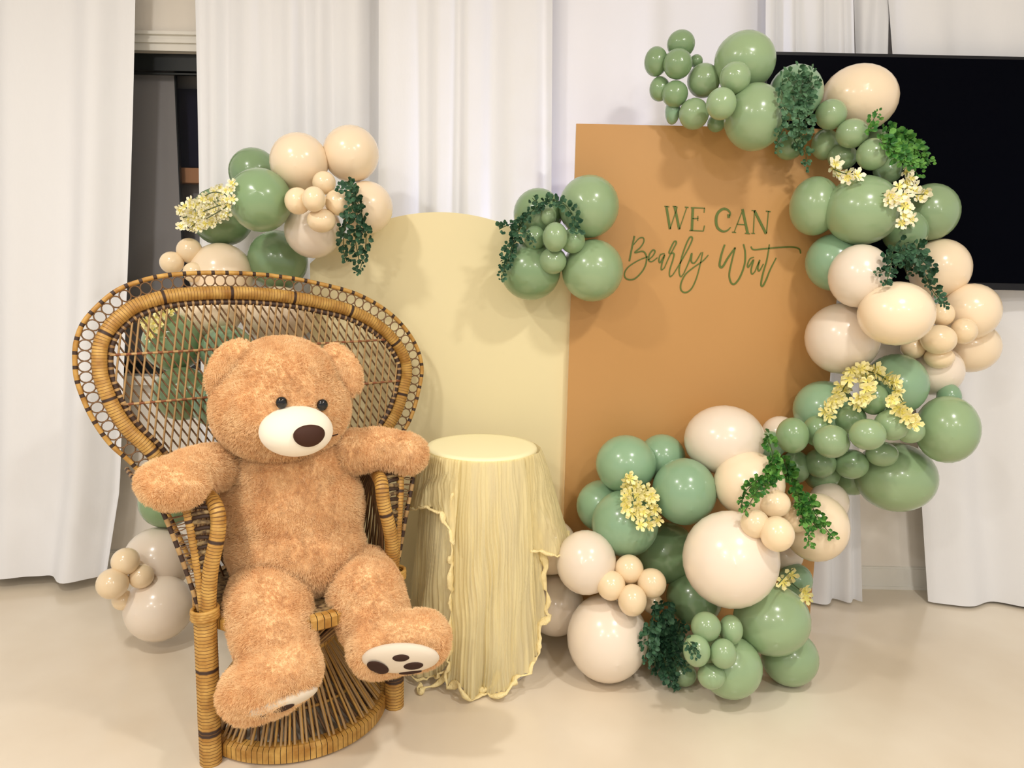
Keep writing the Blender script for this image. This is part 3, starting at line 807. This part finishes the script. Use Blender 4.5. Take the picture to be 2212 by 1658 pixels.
# A: column of balloons behind the chair
gA = 'balloons behind and above the peacock chair'
sA = 'small sand-coloured balloon in the knot beside the hanging dark vine above the chair'
sA2 = 'small sand-coloured balloon tucked above the chair rim beside the dark window'
sA3 = 'small sand-coloured balloon near the floor left of the chair leg'
hA = 'green balloon seen through the lattice of the chair back'
hA2 = 'peach balloon seen through the lattice of the chair back'
cluster([
 (548, 372, 52, 52, 'D', 'green balloon peeping out behind the round green one above the chair'),
 (792, 448, 56, 56, 'C', 'peach cream balloon behind the hanging vine at the cream board top'),
 (480, 468, 65, 63, 'D', 'green balloon half covered by the white flower spray above the chair'),
 (758, 332, 60, 60, 'C', 'peach cream balloon topmost in the group above the chair'),
 (646, 350, 62, 62, 'C', 'peach cream balloon right beside the uppermost green one above the chair'),
 (600, 562, 64, 64, 'D', 'green balloon just above the middle of the chair rim'),
 (676, 496, 61, 61, 'W', 'off-white balloon below the small sand-coloured knot beside the vine'),
 (562, 432, 67, 68, 'D', 'large round green balloon in the middle of the group above the chair'),
 (478, 592, 67, 67, 'C', 'pale cream balloon rising behind the chair rim beside small sand ones'),
 (409, 541, 27, 27, 'S', 'small sand-coloured balloon highest beside the dark window, above the chair rim'), (418, 588, 22, 22, 'S', 'tiny sand-coloured balloon half hidden by the chair rim'), (371, 567, 25, 24, 'S', 'small sand-coloured balloon outermost beside the dark window, above the chair rim'),
 (700, 395, 25, 25, 'S', 'small sand-coloured balloon wedged under the two big peach balloons'), (643, 434, 28, 29, 'S', 'small sand-coloured balloon against the large round green one'), (729, 437, 27, 28, 'S', 'small sand-coloured balloon under the dark vine beside the peach balloons'), (694, 476, 31, 26, 'S', 'small flattened sand-coloured balloon on the off-white one'), (678, 430, 25, 27, 'S', 'foremost small sand-coloured balloon of the knot beside the vine'),
 (455, 672, 66, 60, 'C', 'peach balloon behind the lattice above the green ones'), (600, 680, 80, 62, 'C', 'wide peach balloon behind the lattice above the bear head'),
 (375, 740, 64, 62, 'D', 'green balloon behind the lattice next to the yellow blossoms'), (492, 758, 56, 56, 'H', 'green balloon behind the lattice close to the bear ear'), (395, 850, 62, 58, 'D', 'lower green balloon behind the lattice, next to the chair frame'), (462, 872, 46, 50, 'H', 'lower green balloon behind the lattice, next to the bear head'),
 (360, 1082, 57, 57, 'D', 'green balloon hanging below the bear paw left of the chair'),
 (342, 1208, 71, 70, 'W', 'large off-white balloon under the green one left of the chair'),
 (343, 1312, 71, 71, 'W', 'large off-white balloon resting on the floor left of the chair'),
 (265, 1296, 22, 21, 'S', 'tiny sand-coloured balloon under the outermost one near the floor'), (305, 1244, 26, 26, 'S', 'small sand-coloured balloon wedged between the two large off-white ones'), (271, 1212, 29, 29, 'S', 'small sand-coloured balloon against the upper large off-white one'), (243, 1260, 33, 33, 'S', 'outermost small sand-coloured balloon in the bunch by the floor'),
], lambda x, y: (2.985 if x > 640 else (3.15 if y < 640 else 3.05)), gA)
# B: rosette on the seam between the boards
gB = 'green balloon rosette on the seam of the two boards'
sB = 'small green balloon in the centre of the rosette between the boards'
cluster([
 (1162, 462, 53, 55, 'D', 'green rosette balloon above the cream board, partly under the dark vine'),
 (1272, 446, 65, 67, 'G', 'green rosette balloon at the upper left of the tan board'),
 (1146, 584, 65, 64, 'D', 'green rosette balloon on the cream board below the vine end'),
 (1280, 584, 66, 67, 'G', 'green rosette balloon beside the word Bearly'),
 (1155, 514, 24, 27, 'D', 'small green rosette balloon under the dark vine on the cream board side'), (1237, 520, 27, 27, 'D', 'small green rosette balloon under the vine end on the tan board side'), (1185, 466, 17, 21, 'G', 'tiny green rosette balloon framed by the curled dark vine'), (1194, 563, 30, 29, 'G', 'small green rosette balloon below the foremost one between the boards'), (1199, 512, 27, 32, 'G', 'foremost small green balloon in the centre of the board rosette'),
], lambda x, y: 2.965 if x > 1232 else 3.0, gB)
# C: garland, top
gC = 'balloon garland along the right side of the tan board'
sC = 'small green balloon in the bunch overhanging the top edge of the tan board'
sC2 = 'small green balloon in the bunch below the peach balloon in front of the television'
sC3 = 'small sand-coloured balloon among the peach ones below the television'
sC4 = 'small green balloon in the dense bunch under the yellow flower spray'
sC5 = 'small peach balloon between the two bright green vine strands'
sC6 = 'small off-white balloon in the rosette left of the floor vine bush'
sC7 = 'small green balloon in the rosette at the foot of the garland'
def yC(x, y): return 2.965 if x < 1832 else 3.07
cluster([
 (1719, 200, 57, 58, 'H', 'green balloon behind the hanging vine at the top of the garland'),
 (1856, 213, 80, 71, 'C', 'large peach balloon in front of the television'),
 (1453, 240, 16, 28, 'H', 'bluish green balloon sliver behind the bunch overhanging the tan board top'), (1504, 132, 14, 14, 'D', 'tiny green balloon peeping out between the small ones over the tan board'),
 (1609, 132, 65, 62, 'G', 'large green balloon at the very top of the garland'),
 (1547, 266, 19, 19, 'D', 'small green balloon touching the tan board top edge, mostly hidden by its neighbour'), (1425, 192, 22, 26, 'D', 'narrow small green balloon at the free end of the top bunch, lower of that pair'), (1417, 133, 25, 31, 'D', 'narrow small green balloon at the free end of the top bunch, upper of that pair'), (1471, 95, 30, 29, 'D', 'small green balloon sitting highest in the bunch over the tan board'),
 (1630, 253, 64, 71, 'G', 'large green balloon on the tan board edge left of the hanging vine'),
 (1458, 203, 28, 28, 'D', 'small green balloon overlapping the lower end one of the top bunch'), (1464, 138, 31, 32, 'D', 'small green balloon directly under the highest one of the top bunch'), (1499, 246, 32, 33, 'G', 'small green balloon resting against the top edge of the tan board'),
 (1520, 174, 35, 36, 'G', 'largest of the small green balloons in the bunch over the tan board'), (1588, 168, 33, 34, 'G', 'small green balloon overlapping the big one at the very top of the garland'), (1558, 224, 32, 34, 'G', 'small green balloon touching the large one beside the hanging vine'),
 (1704, 318, 29, 27, 'D', 'small green balloon at the lower end of the hanging vine'),
 (1895, 306, 25, 27, 'D', 'small green balloon at the base of the bushy bright sprig, mostly hidden'), (1782, 312, 28, 33, 'G', 'small green balloon next to the lower part of the hanging vine'), (1795, 247, 33, 32, 'G', 'small green balloon overlapping the large peach balloon by the television'), (1820, 339, 31, 27, 'G', 'small green balloon just above the white blossom sprig'),
 (1918, 368, 30, 28, 'D', 'small green balloon between the star-shaped blossoms and the bushy sprig'), (1841, 288, 34, 31, 'G', 'small green balloon below the thin upright twig on the peach balloon'), (1885, 333, 33, 34, 'G', 'foremost small green balloon of the bunch beside the bushy bright sprig'),
 (1760, 445, 51, 63, 'G', 'green balloon on the tan board beside the end of the lettering'),
 (2010, 458, 58, 61, 'G', 'green balloon right of the white blossoms in front of the television'),
 (1955, 500, 46, 46, 'D', 'green balloon under the white blossom spray, mostly hidden'),
 (1803, 566, 60, 62, 'H', 'green balloon on the tan board beside the long crossbar of the script'),
 (1863, 454, 78, 74, 'G', 'largest green balloon left of the white blossoms'),
 (2030, 580, 62, 64, 'C', 'peach balloon right of the dark vine below the television corner'),
 (1857, 596, 64, 68, 'W', 'off-white balloon left of the dark vine'),
 (2095, 748, 61, 56, 'C', 'peach balloon lowest at the outer side, against the white drape'),
 (2098, 672, 58, 60, 'C', 'peach balloon at the outer side touching the television bottom edge'),
 (2020, 800, 58, 54, 'W', 'off-white balloon below the small sand-coloured bunch'),
 (1820, 731, 76, 77, 'W', 'large off-white balloon on the tan board above the yellow flowers'),
 (1973, 751, 26, 24, 'S', 'small sand-coloured balloon tucked against the large peach one below the vine tip'),
 (1936, 677, 78, 69, 'C', 'large peach balloon below the tip of the dark vine'),
 (2029, 772, 31, 24, 'S', 'small flattened sand-coloured balloon on top of the off-white one'), (2036, 679, 24, 26, 'S', 'small sand-coloured balloon at the very tip of the dark vine'), (2082, 715, 27, 28, 'S', 'small sand-coloured balloon between the two outer peach balloons'), (2028, 733, 36, 32, 'S', 'foremost and largest of the sand-coloured balloons below the dark vine tip'),
 (2050, 858, 24, 30, 'H', 'sliver of a green balloon behind the outer green one'),
 (1935, 830, 66, 66, 'H', 'green balloon right behind the arching yellow flowers'),
 (1780, 885, 64, 63, 'H', 'green balloon left under the arching yellow flowers'),
 (2046, 927, 63, 73, 'G', 'large green balloon at the outer right, in front of the drape'),
 (1840, 1025, 45, 44, 'D', 'green balloon behind the dense small bunch, over the drape'),
 (1775, 1022, 38, 38, 'D', 'dark green balloon behind the right bright vine strand'),
 (1935, 1030, 84, 74, 'G', 'large green balloon hanging lowest at the right of the small bunch'),
 (1685, 938, 40, 40, 'W', 'off-white balloon peeping out above the bright green vine'),
 (1888, 862, 29, 34, 'D', 'small dark green balloon right under the crown of the yellow flower arch'), (1765, 930, 30, 34, 'D', 'small green balloon half hidden behind its neighbours under the yellow flowers'), (1838, 905, 32, 32, 'D', 'small green balloon under the short inner twig of the yellow flowers'), (1966, 930, 30, 27, 'G', 'small green balloon behind the drooping tip of the yellow flower arch'), (1927, 917, 36, 34, 'G', 'small green balloon in front of the drooping end of the yellow flower arch'),
 (1718, 1008, 32, 36, 'D', 'small green balloon at the top of the right bright vine strand'), (1662, 962, 32, 32, 'H', 'small green balloon behind the uppermost leaves of the bright vine'), (1712, 940, 34, 39, 'D', 'small upright green balloon beside the off-white one above the bright vine'), (1905, 980, 34, 27, 'G', 'small flattened green balloon pressed on the lowest large green one'), (1772, 1000, 33, 32, 'D', 'small green balloon next to the right bright vine strand, in the flower bunch'), (1839, 1002, 36, 32, 'D', 'lowest small green balloon of the bunch under the yellow flowers'),
 (1874, 938, 38, 34, 'G', 'foremost small green balloon under the inner yellow twig, beside the flattened one'), (1796, 953, 38, 36, 'G', 'foremost small green balloon under the board-side end of the yellow arch'),
 (1430, 988, 50, 51, 'H', 'green balloon low on the tan board behind its neighbours'),
 (1300, 1092, 55, 56, 'H', 'green balloon at the lower left edge of the tan board'),
 (1352, 1002, 65, 63, 'H', 'green balloon above the pale yellow blossom bunch'),
 (1790, 1085, 42, 44, 'W', 'off-white balloon behind the right bright vine strand'),
 (1565, 950, 86, 75, 'W', 'large off-white balloon in front of the lower tan board'),
 (1440, 1193, 65, 66, 'D', 'shaded green balloon between the big off-white one and the blossoms'),
 (1698, 1200, 36, 32, 'W', 'off-white balloon peeping out below the small peach ones'),
 (1478, 1061, 69, 72, 'H', 'green balloon right of the pale yellow blossom bunch'),
 (1350, 1130, 72, 72, 'H', 'green balloon under the pale yellow blossom bunch'),
 (1618, 1045, 75, 71, 'C', 'peach balloon behind the left bright vine strand'),
 (1762, 1138, 69, 74, 'C', 'peach balloon behind the right bright vine strand tip'),
 (1190, 1180, 57, 60, 'C', 'off-white balloon half hidden by the gauze cloth'),
 (1200, 1307, 62, 65, 'W', 'off-white balloon low between the gauze cloth and the biggest floor balloon'),
 (1266, 1214, 65, 69, 'W', 'off-white balloon right of the gauze cloth above its low neighbours'),
 (1500, 1290, 60, 58, 'D', 'shaded green balloon under the biggest off-white one'),
 (1718, 1252, 36, 36, 'H', 'green balloon behind the small yellow flower at the board foot'),
 (1440, 1395, 46, 50, 'D', 'green balloon covered by the dark vine bush near the floor'),
 (1706, 1420, 60, 59, 'G', 'green balloon lowest at the right corner of the tan board'),
 (1312, 1377, 87, 93, 'W', 'big off-white balloon sitting lowest beside the dark vine bush'),
 (1667, 1338, 81, 75, 'G', 'large green balloon at the right foot of the tan board'),
 (1578, 1207, 102, 104, 'W', 'biggest off-white balloon of the garland'),
 (1578, 1440, 67, 66, 'G', 'green balloon resting lowest in front of the foot rosette'),
 (1410, 1303, 22, 22, 'S', 'tiny sand-coloured balloon behind the rosette beside the floor vine bush', 2.68), (1359, 1229, 31, 31, 'S', 'small sand-coloured rosette balloon touching the green one with blossoms', 2.72), (1320, 1264, 31, 32, 'S', 'small sand-coloured rosette balloon touching the off-white one by the gauze'), (1408, 1259, 31, 32, 'S', 'small sand-coloured rosette balloon against the shaded green one'), (1366, 1296, 31, 34, 'S', 'small sand-coloured rosette balloon lying on the big floor balloon'),
 (1631, 1131, 31, 31, 'S', 'small peach balloon pressed on the biggest off-white balloon'), (1720, 1120, 29, 29, 'S', 'small peach balloon behind the right bright vine strand'), (1674, 1087, 33, 30, 'S', 'small peach balloon just under the fork of the bright vine'), (1679, 1153, 36, 38, 'S', 'largest of the small peach balloons under the bright vine fork'),
 (1579, 1360, 25, 32, 'G', 'narrow small green rosette balloon against the large one at the board foot'), (1476, 1455, 29, 26, 'G', 'small green balloon at the lower edge of the dark floor vine bush'), (1537, 1460, 30, 27, 'G', 'small flattened green rosette balloon on the lowest green balloon'), (1525, 1353, 32, 32, 'G', 'small green rosette balloon under the biggest off-white balloon'), (1505, 1405, 29, 34, 'G', 'small green rosette balloon with a stray vine tip on it'), (1562, 1411, 29, 32, 'G', 'small green rosette balloon in the middle of its bunch at the floor'),
], yC, gC)

# ------------------------------------------------------------------ greenery and flowers
I3 = Matrix.Identity(3)
def surf_t(px, py, fall):
    best = fall
    for dx, dy in ((0, 0), (12, 0), (-12, 0), (0, 12), (0, -12)):
        d = ray(px+dx, py+dy)
        for c, r, ax in BL:
            o_ = C0-c
            dd = Vector((d.x/ax[0], d.y/ax[1], d.z/ax[2])); oo = Vector((o_.x/ax[0], o_.y/ax[1], o_.z/ax[2]))
            a = dd.dot(dd); b_ = 2*oo.dot(dd); c_ = oo.dot(oo)-1; D = b_*b_-4*a*c_
            if D > 0:
                t = (-b_-math.sqrt(D))/(2*a)
                if t < best: best = t
    return best
def strand_pts(pl, step=6, lift=0.012):
    q = resample(crom([Vector((x, y, 0)) for x, y in pl], 8), step)
    ts = [surf_t(p.x, p.y, 99) for p in q]
    known = [t for t in ts if t < 50]; dflt = (sum(known)/len(known)) if known else 2.9
    last = next((t for t in ts if t < 50), dflt); f_ = []
    for t in ts:
        if t < 50: last = t
        f_.append(last)
    k = 4; sm = [min(f_[max(0, i-k):i+k+1]) for i in range(len(f_))]
    sm = [sum(sm[max(0, i-3):i+4])/len(sm[max(0, i-3):i+4]) for i in range(len(sm))]
    return [PT(p.x, p.y, t-lift) for p, t in zip(q, sm)]
def leaf(mb, p, d, nrm_, ln, wd):
    d = d.normalized(); s_ = d.cross(nrm_)
    s_ = s_.normalized() if s_.length > 1e-6 else d.orthogonal().normalized()
    up = s_.cross(d); b = len(mb.v)
    mb.v += [p, p+d*ln*0.35+s_*wd*0.9+up*wd*0.3, p+d*ln*0.75+s_*wd*0.8+up*wd*0.3, p+d*ln+up*wd*0.1, p+d*ln*0.75-s_*wd*0.8+up*wd*0.3, p+d*ln*0.35-s_*wd*0.9+up*wd*0.3, p+d*ln*0.5]
    for q in ((0, 1, 6), (1, 2, 6), (2, 3, 6), (3, 4, 6), (4, 5, 6), (5, 0, 6)): mb.quad(*[b+i for i in q])
def vine(strands, label, key, seed, size=8.0, dens=2, spread=9, boost=1.12, mats=None, step=6):
    rnd_ = random.Random(seed); first = strand_pts(strands[0])
    t = thing('trailing_vine', first[0], label, 'greenery', 'artificial vines on the balloons')
    lv = MB()
    for pl in strands:
        pts = strand_pts(pl, step)
        MB().tube(pts, 0.0016, 5).build('stem', M['stem'], t)
        for i, p in enumerate(pts):
            s_ = mmpx(p); tg = (pts[min(i+1, len(pts)-1)]-pts[max(0, i-1)])
            tg = tg.normalized() if tg.length > 1e-9 else Vector((0, 0, -1))
            taper = 0.55+0.45*min(1, (len(pts)-i)/10)
            for k in range(dens+1):
                a = rnd_.uniform(0, 6.28)
                off = Vector((math.cos(a), -abs(rnd_.gauss(0, 0.5)), math.sin(a)))*rnd_.uniform(0.15, 1)*spread*s_*taper
                dr = (off.normalized()+tg*0.5+Vector((rnd_.uniform(-.4, .4), rnd_.uniform(-.5, .1), rnd_.uniform(-.4, .4))))
                sz = size*boost*s_*rnd_.uniform(0.75, 1.25)*taper
                leaf(lv, p+off, dr, Vector((rnd_.uniform(-.6, .6), -1, rnd_.uniform(-.4, .6))).normalized(), sz*1.5, sz*0.62)
    o = lv.build('leaves', M[key], t, smooth=False); o['kind'] = 'stuff'
    return t
vine([[(752, 392), (765, 420), (772, 470), (768, 520), (775, 560), (770, 588)], [(735, 408), (752, 405), (762, 440), (745, 490), (742, 540), (750, 565)],
      [(755, 400), (778, 450), (790, 500), (788, 545), (778, 580)]], 'dark green vine hanging beside the peach balloons onto the cream board', 'leafdark', 1, 7.5, 2, 9)
vine([[(1245, 500), (1240, 470), (1218, 440), (1185, 432), (1150, 455), (1125, 485), (1112, 520), (1098, 560), (1082, 605)], [(1150, 428), (1165, 440), (1190, 438)],
      [(1078, 495), (1100, 485), (1125, 480)], [(1115, 500), (1140, 505), (1152, 525)], [(1130, 470), (1120, 500), (1095, 545), (1088, 580)]],
     'dark green vine curled over the balloon rosette between the boards', 'leafdark', 2, 7, 2, 10)
vine([[(1700, 160), (1712, 200), (1722, 260), (1715, 300), (1740, 330), (1738, 360)], [(1755, 158), (1748, 190), (1735, 240), (1730, 290)],
      [(1690, 170), (1690, 220), (1705, 260), (1682, 300), (1675, 325)], [(1725, 150), (1730, 200), (1740, 250), (1738, 290), (1725, 315)], [(1765, 180), (1745, 200)]],
     'dark green vine hanging down at the top of the garland over the tan board', 'leafmid', 3, 8, 2, 12)
vine([[(1905, 290), (1930, 310), (1960, 330), (1990, 345), (2005, 340)], [(1910, 280), (1945, 295), (1980, 310)], [(1920, 320), (1960, 350), (1985, 380)],
      [(1900, 300), (1940, 330), (1975, 360)], [(1880, 285), (1885, 262), (1895, 245)], [(1925, 300), (1955, 300), (1990, 330), (2010, 352)], [(1930, 320), (1955, 335), (1985, 360)]],
     'bushy bright green sprig sticking out in front of the black television', 'leafbright', 4, 8.5, 2, 13)
vine([[(1985, 525), (1980, 560), (2000, 600), (2020, 635), (2045, 658)], [(1930, 530), (1925, 570), (1918, 600), (1908, 618)], [(1955, 525), (1950, 560), (1960, 595)],
      [(1920, 545), (1915, 580), (1893, 590)], [(1970, 530), (1975, 570), (1990, 590)], [(1945, 540), (1935, 580)], [(1985, 560), (2005, 575), (2015, 610)]],
     'dark green vine spilling over the off-white and peach balloons', 'leafdark', 5, 8.5, 2, 11)
vine([[(1655, 938), (1668, 975), (1672, 1010), (1640, 1035), (1612, 1060), (1600, 1095)], [(1670, 985), (1660, 1020), (1630, 1070), (1608, 1105)], [(1665, 1000), (1675, 1030), (1650, 1060)]],
     'bright green vine strand falling left over the peach balloon', 'leafbright', 6, 8.5, 2, 10)
vine([[(1685, 985), (1705, 1020), (1720, 1065), (1740, 1110), (1745, 1150), (1748, 1178)], [(1740, 1060), (1755, 1095), (1775, 1130), (1800, 1160)], [(1695, 1000), (1715, 1040), (1728, 1080), (1735, 1130)], [(1752, 1075), (1740, 1100), (1765, 1140)]],
     'bright green vine strand falling right over the peach balloon', 'leafbright', 7, 8.5, 2, 9)
vine([[(1425, 1310), (1420, 1350), (1412, 1400), (1420, 1450)], [(1445, 1320), (1440, 1370), (1435, 1420), (1450, 1470)], [(1405, 1340), (1400, 1390), (1402, 1430)],
      [(1470, 1340), (1460, 1380), (1455, 1420)], [(1435, 1300), (1430, 1340), (1425, 1390), (1440, 1440), (1458, 1485)], [(1450, 1350), (1478, 1355)], [(1420, 1360), (1445, 1400), (1480, 1440)], [(1485, 1385), (1497, 1400), (1502, 1412)]],
     'dense dark green vine bush near the floor beside the big off-white balloon', 'leafdark', 8, 8.5, 4, 15)

# blossoms
def blossom_mesh(nm, kind):
    mb = MB()
    for k in range(5):
        a = 2*math.pi*k/5; d = Vector((math.cos(a), math.sin(a), 0.28)); s_ = Vector((-math.sin(a), math.cos(a), 0)); b = len(mb.v)
        mb.v += [Vector((0, 0, -0.1)), d*0.45+s_*0.24, d*0.82+s_*0.34, d*1.05+Vector((0, 0, 0.08)), d*0.82-s_*0.34, d*0.45-s_*0.24, d*0.55+Vector((0, 0, -0.06))]
        mb.quad(b, b+1, b+6, mi=1); mb.quad(b, b+6, b+5, mi=1)
        for q in ((1, 2, 6), (2, 3, 6), (3, 4, 6), (4, 5, 6)): mb.quad(*[b+i for i in q], mi=0)
    for k in range(3):
        a = 2*math.pi*k/3; mb.tube([(0, 0, 0), (0.12*math.cos(a), 0.12*math.sin(a), 0.4)], 0.03, 3, mi=1)
    return mb.mesh(nm, [kind, M['petaly']], smooth=False)
BM = blossom_mesh('blossom', M['petal']); BMY = blossom_mesh('yellow_blossom', M['petalw'])
def flowers(label, stems, spots, size, seed, per=1, jit=6, fall=None):
    yellow = 'yellow' in label
    rnd_ = random.Random(seed); p0 = strand_pts(stems[0])[0]
    t = thing('flower_spray', p0, label, 'flowers', 'artificial blossom sprays on the balloons')
    for st in stems: MB().tube(strand_pts(st, lift=0.010), 0.002, 5).build('stem', M['stem'], t)
    kn = [t_ for t_ in (surf_t(x, y, 99) for x, y in spots) if t_ < 50]; mean_t = sum(kn)/len(kn) if kn else None
    for (x, y) in spots:
        for k in range(per):
            px = x+rnd_.uniform(-jit, jit); py = y+rnd_.uniform(-jit, jit)
            tt = surf_t(px, py, 99)
            if tt > 50 and fall is None and mean_t: tt = mean_t+0.01
            elif tt > 50: tt = (p0-C0).length/ray(px, py).length if fall is None else fall/ray(px, py).y
            p = PT(px, py, tt-0.02-rnd_.uniform(0, 0.015)); sc = size*mmpx(p)*rnd_.uniform(0.85, 1.15)
            nn = Vector((rnd_.uniform(-.8, .8), -1, rnd_.uniform(-.7, .7))).normalized()
            inst('blossom', BMY if yellow else BM, Matrix.LocRotScale(p, nn.to_track_quat('Z', 'Y'), Vector((sc, sc, sc))), t)
    return t
def along(pl, n):
    q = crom([Vector((x, y, 0)) for x, y in pl], 10); q = resample(q, max(1, sum((b_-a).length for a, b_ in zip(q, q[1:]))/max(1, n-1)))
    return [(p.x, p.y) for p in q]
flowers('pale blossom spray sticking out beside the green balloons above the chair', [[(505, 435), (470, 445), (430, 460), (395, 470)], [(500, 440), (450, 470), (410, 490)], [(500, 425), (460, 415), (420, 440)]],
        along([(495, 405), (460, 420), (425, 440), (395, 455)], 9)+along([(495, 435), (455, 450), (420, 468), (395, 485)], 9)+along([(485, 460), (455, 475), (420, 488)], 7), 11, 1, 4, 9)
flowers('small white blossom sprig on top of the largest green balloon', [[(1800, 365), (1825, 375), (1860, 378)]], [(1800, 362), (1810, 375), (1832, 380), (1850, 375), (1806, 352)], 15, 2, 2, 5)
flowers('white blossom spray shaped like a star between two green balloons', [[(1905, 418), (1940, 415), (1975, 420), (2010, 418)], [(1960, 370), (1955, 420), (1955, 490)]],
        [(1962, 368), (1965, 385), (1960, 402), (1940, 405), (1975, 410), (1920, 428), (1938, 430), (1955, 428), (1985, 425), (2000, 418), (1960, 450), (1955, 468), (1950, 485), (1965, 478), (1930, 422)], 15, 3, 2, 6)
flowers('yellow blossom spray arching over the dense small green bunch', [[(1785, 900), (1815, 850), (1850, 805), (1900, 810), (1940, 850), (1975, 920)], [(1870, 805), (1875, 850), (1855, 875)]],
        along([(1785, 895), (1800, 870), (1820, 840), (1840, 808), (1875, 798), (1910, 810), (1935, 840), (1930, 868), (1955, 890), (1975, 920)], 24)+along([(1870, 810), (1875, 835), (1868, 860), (1852, 875)], 6), 16, 4, 2, 7)
flowers('pale yellow blossom bunch on the green balloons low on the board', [[(1362, 1030), (1370, 1080), (1390, 1130)], [(1395, 1050), (1415, 1090), (1425, 1120)]],
        along([(1360, 1030), (1352, 1070), (1362, 1105)], 6)+along([(1375, 1045), (1378, 1085), (1385, 1130)], 7)+along([(1400, 1055), (1410, 1090), (1425, 1118)], 6)+[(1390, 1070), (1395, 1105), (1400, 1130), (1368, 1055)], 14, 5, 2, 6)
flowers('small yellow flower twig at the right foot of the tan board', [[(1680, 1262), (1700, 1240), (1715, 1228)], [(1700, 1250), (1730, 1275), (1755, 1290)]],
        [(1697, 1250), (1710, 1240), (1690, 1258), (1735, 1275), (1745, 1290), (1740, 1283)], 15, 6, 1, 3)
flowers('yellow blossoms behind the left side of the chair lattice', [[(320, 700), (345, 680), (375, 665)]], [(320, 700), (335, 690), (350, 680), (365, 668), (342, 702), (322, 718), (355, 665)], 15, 7, 2, 8, 2.95)
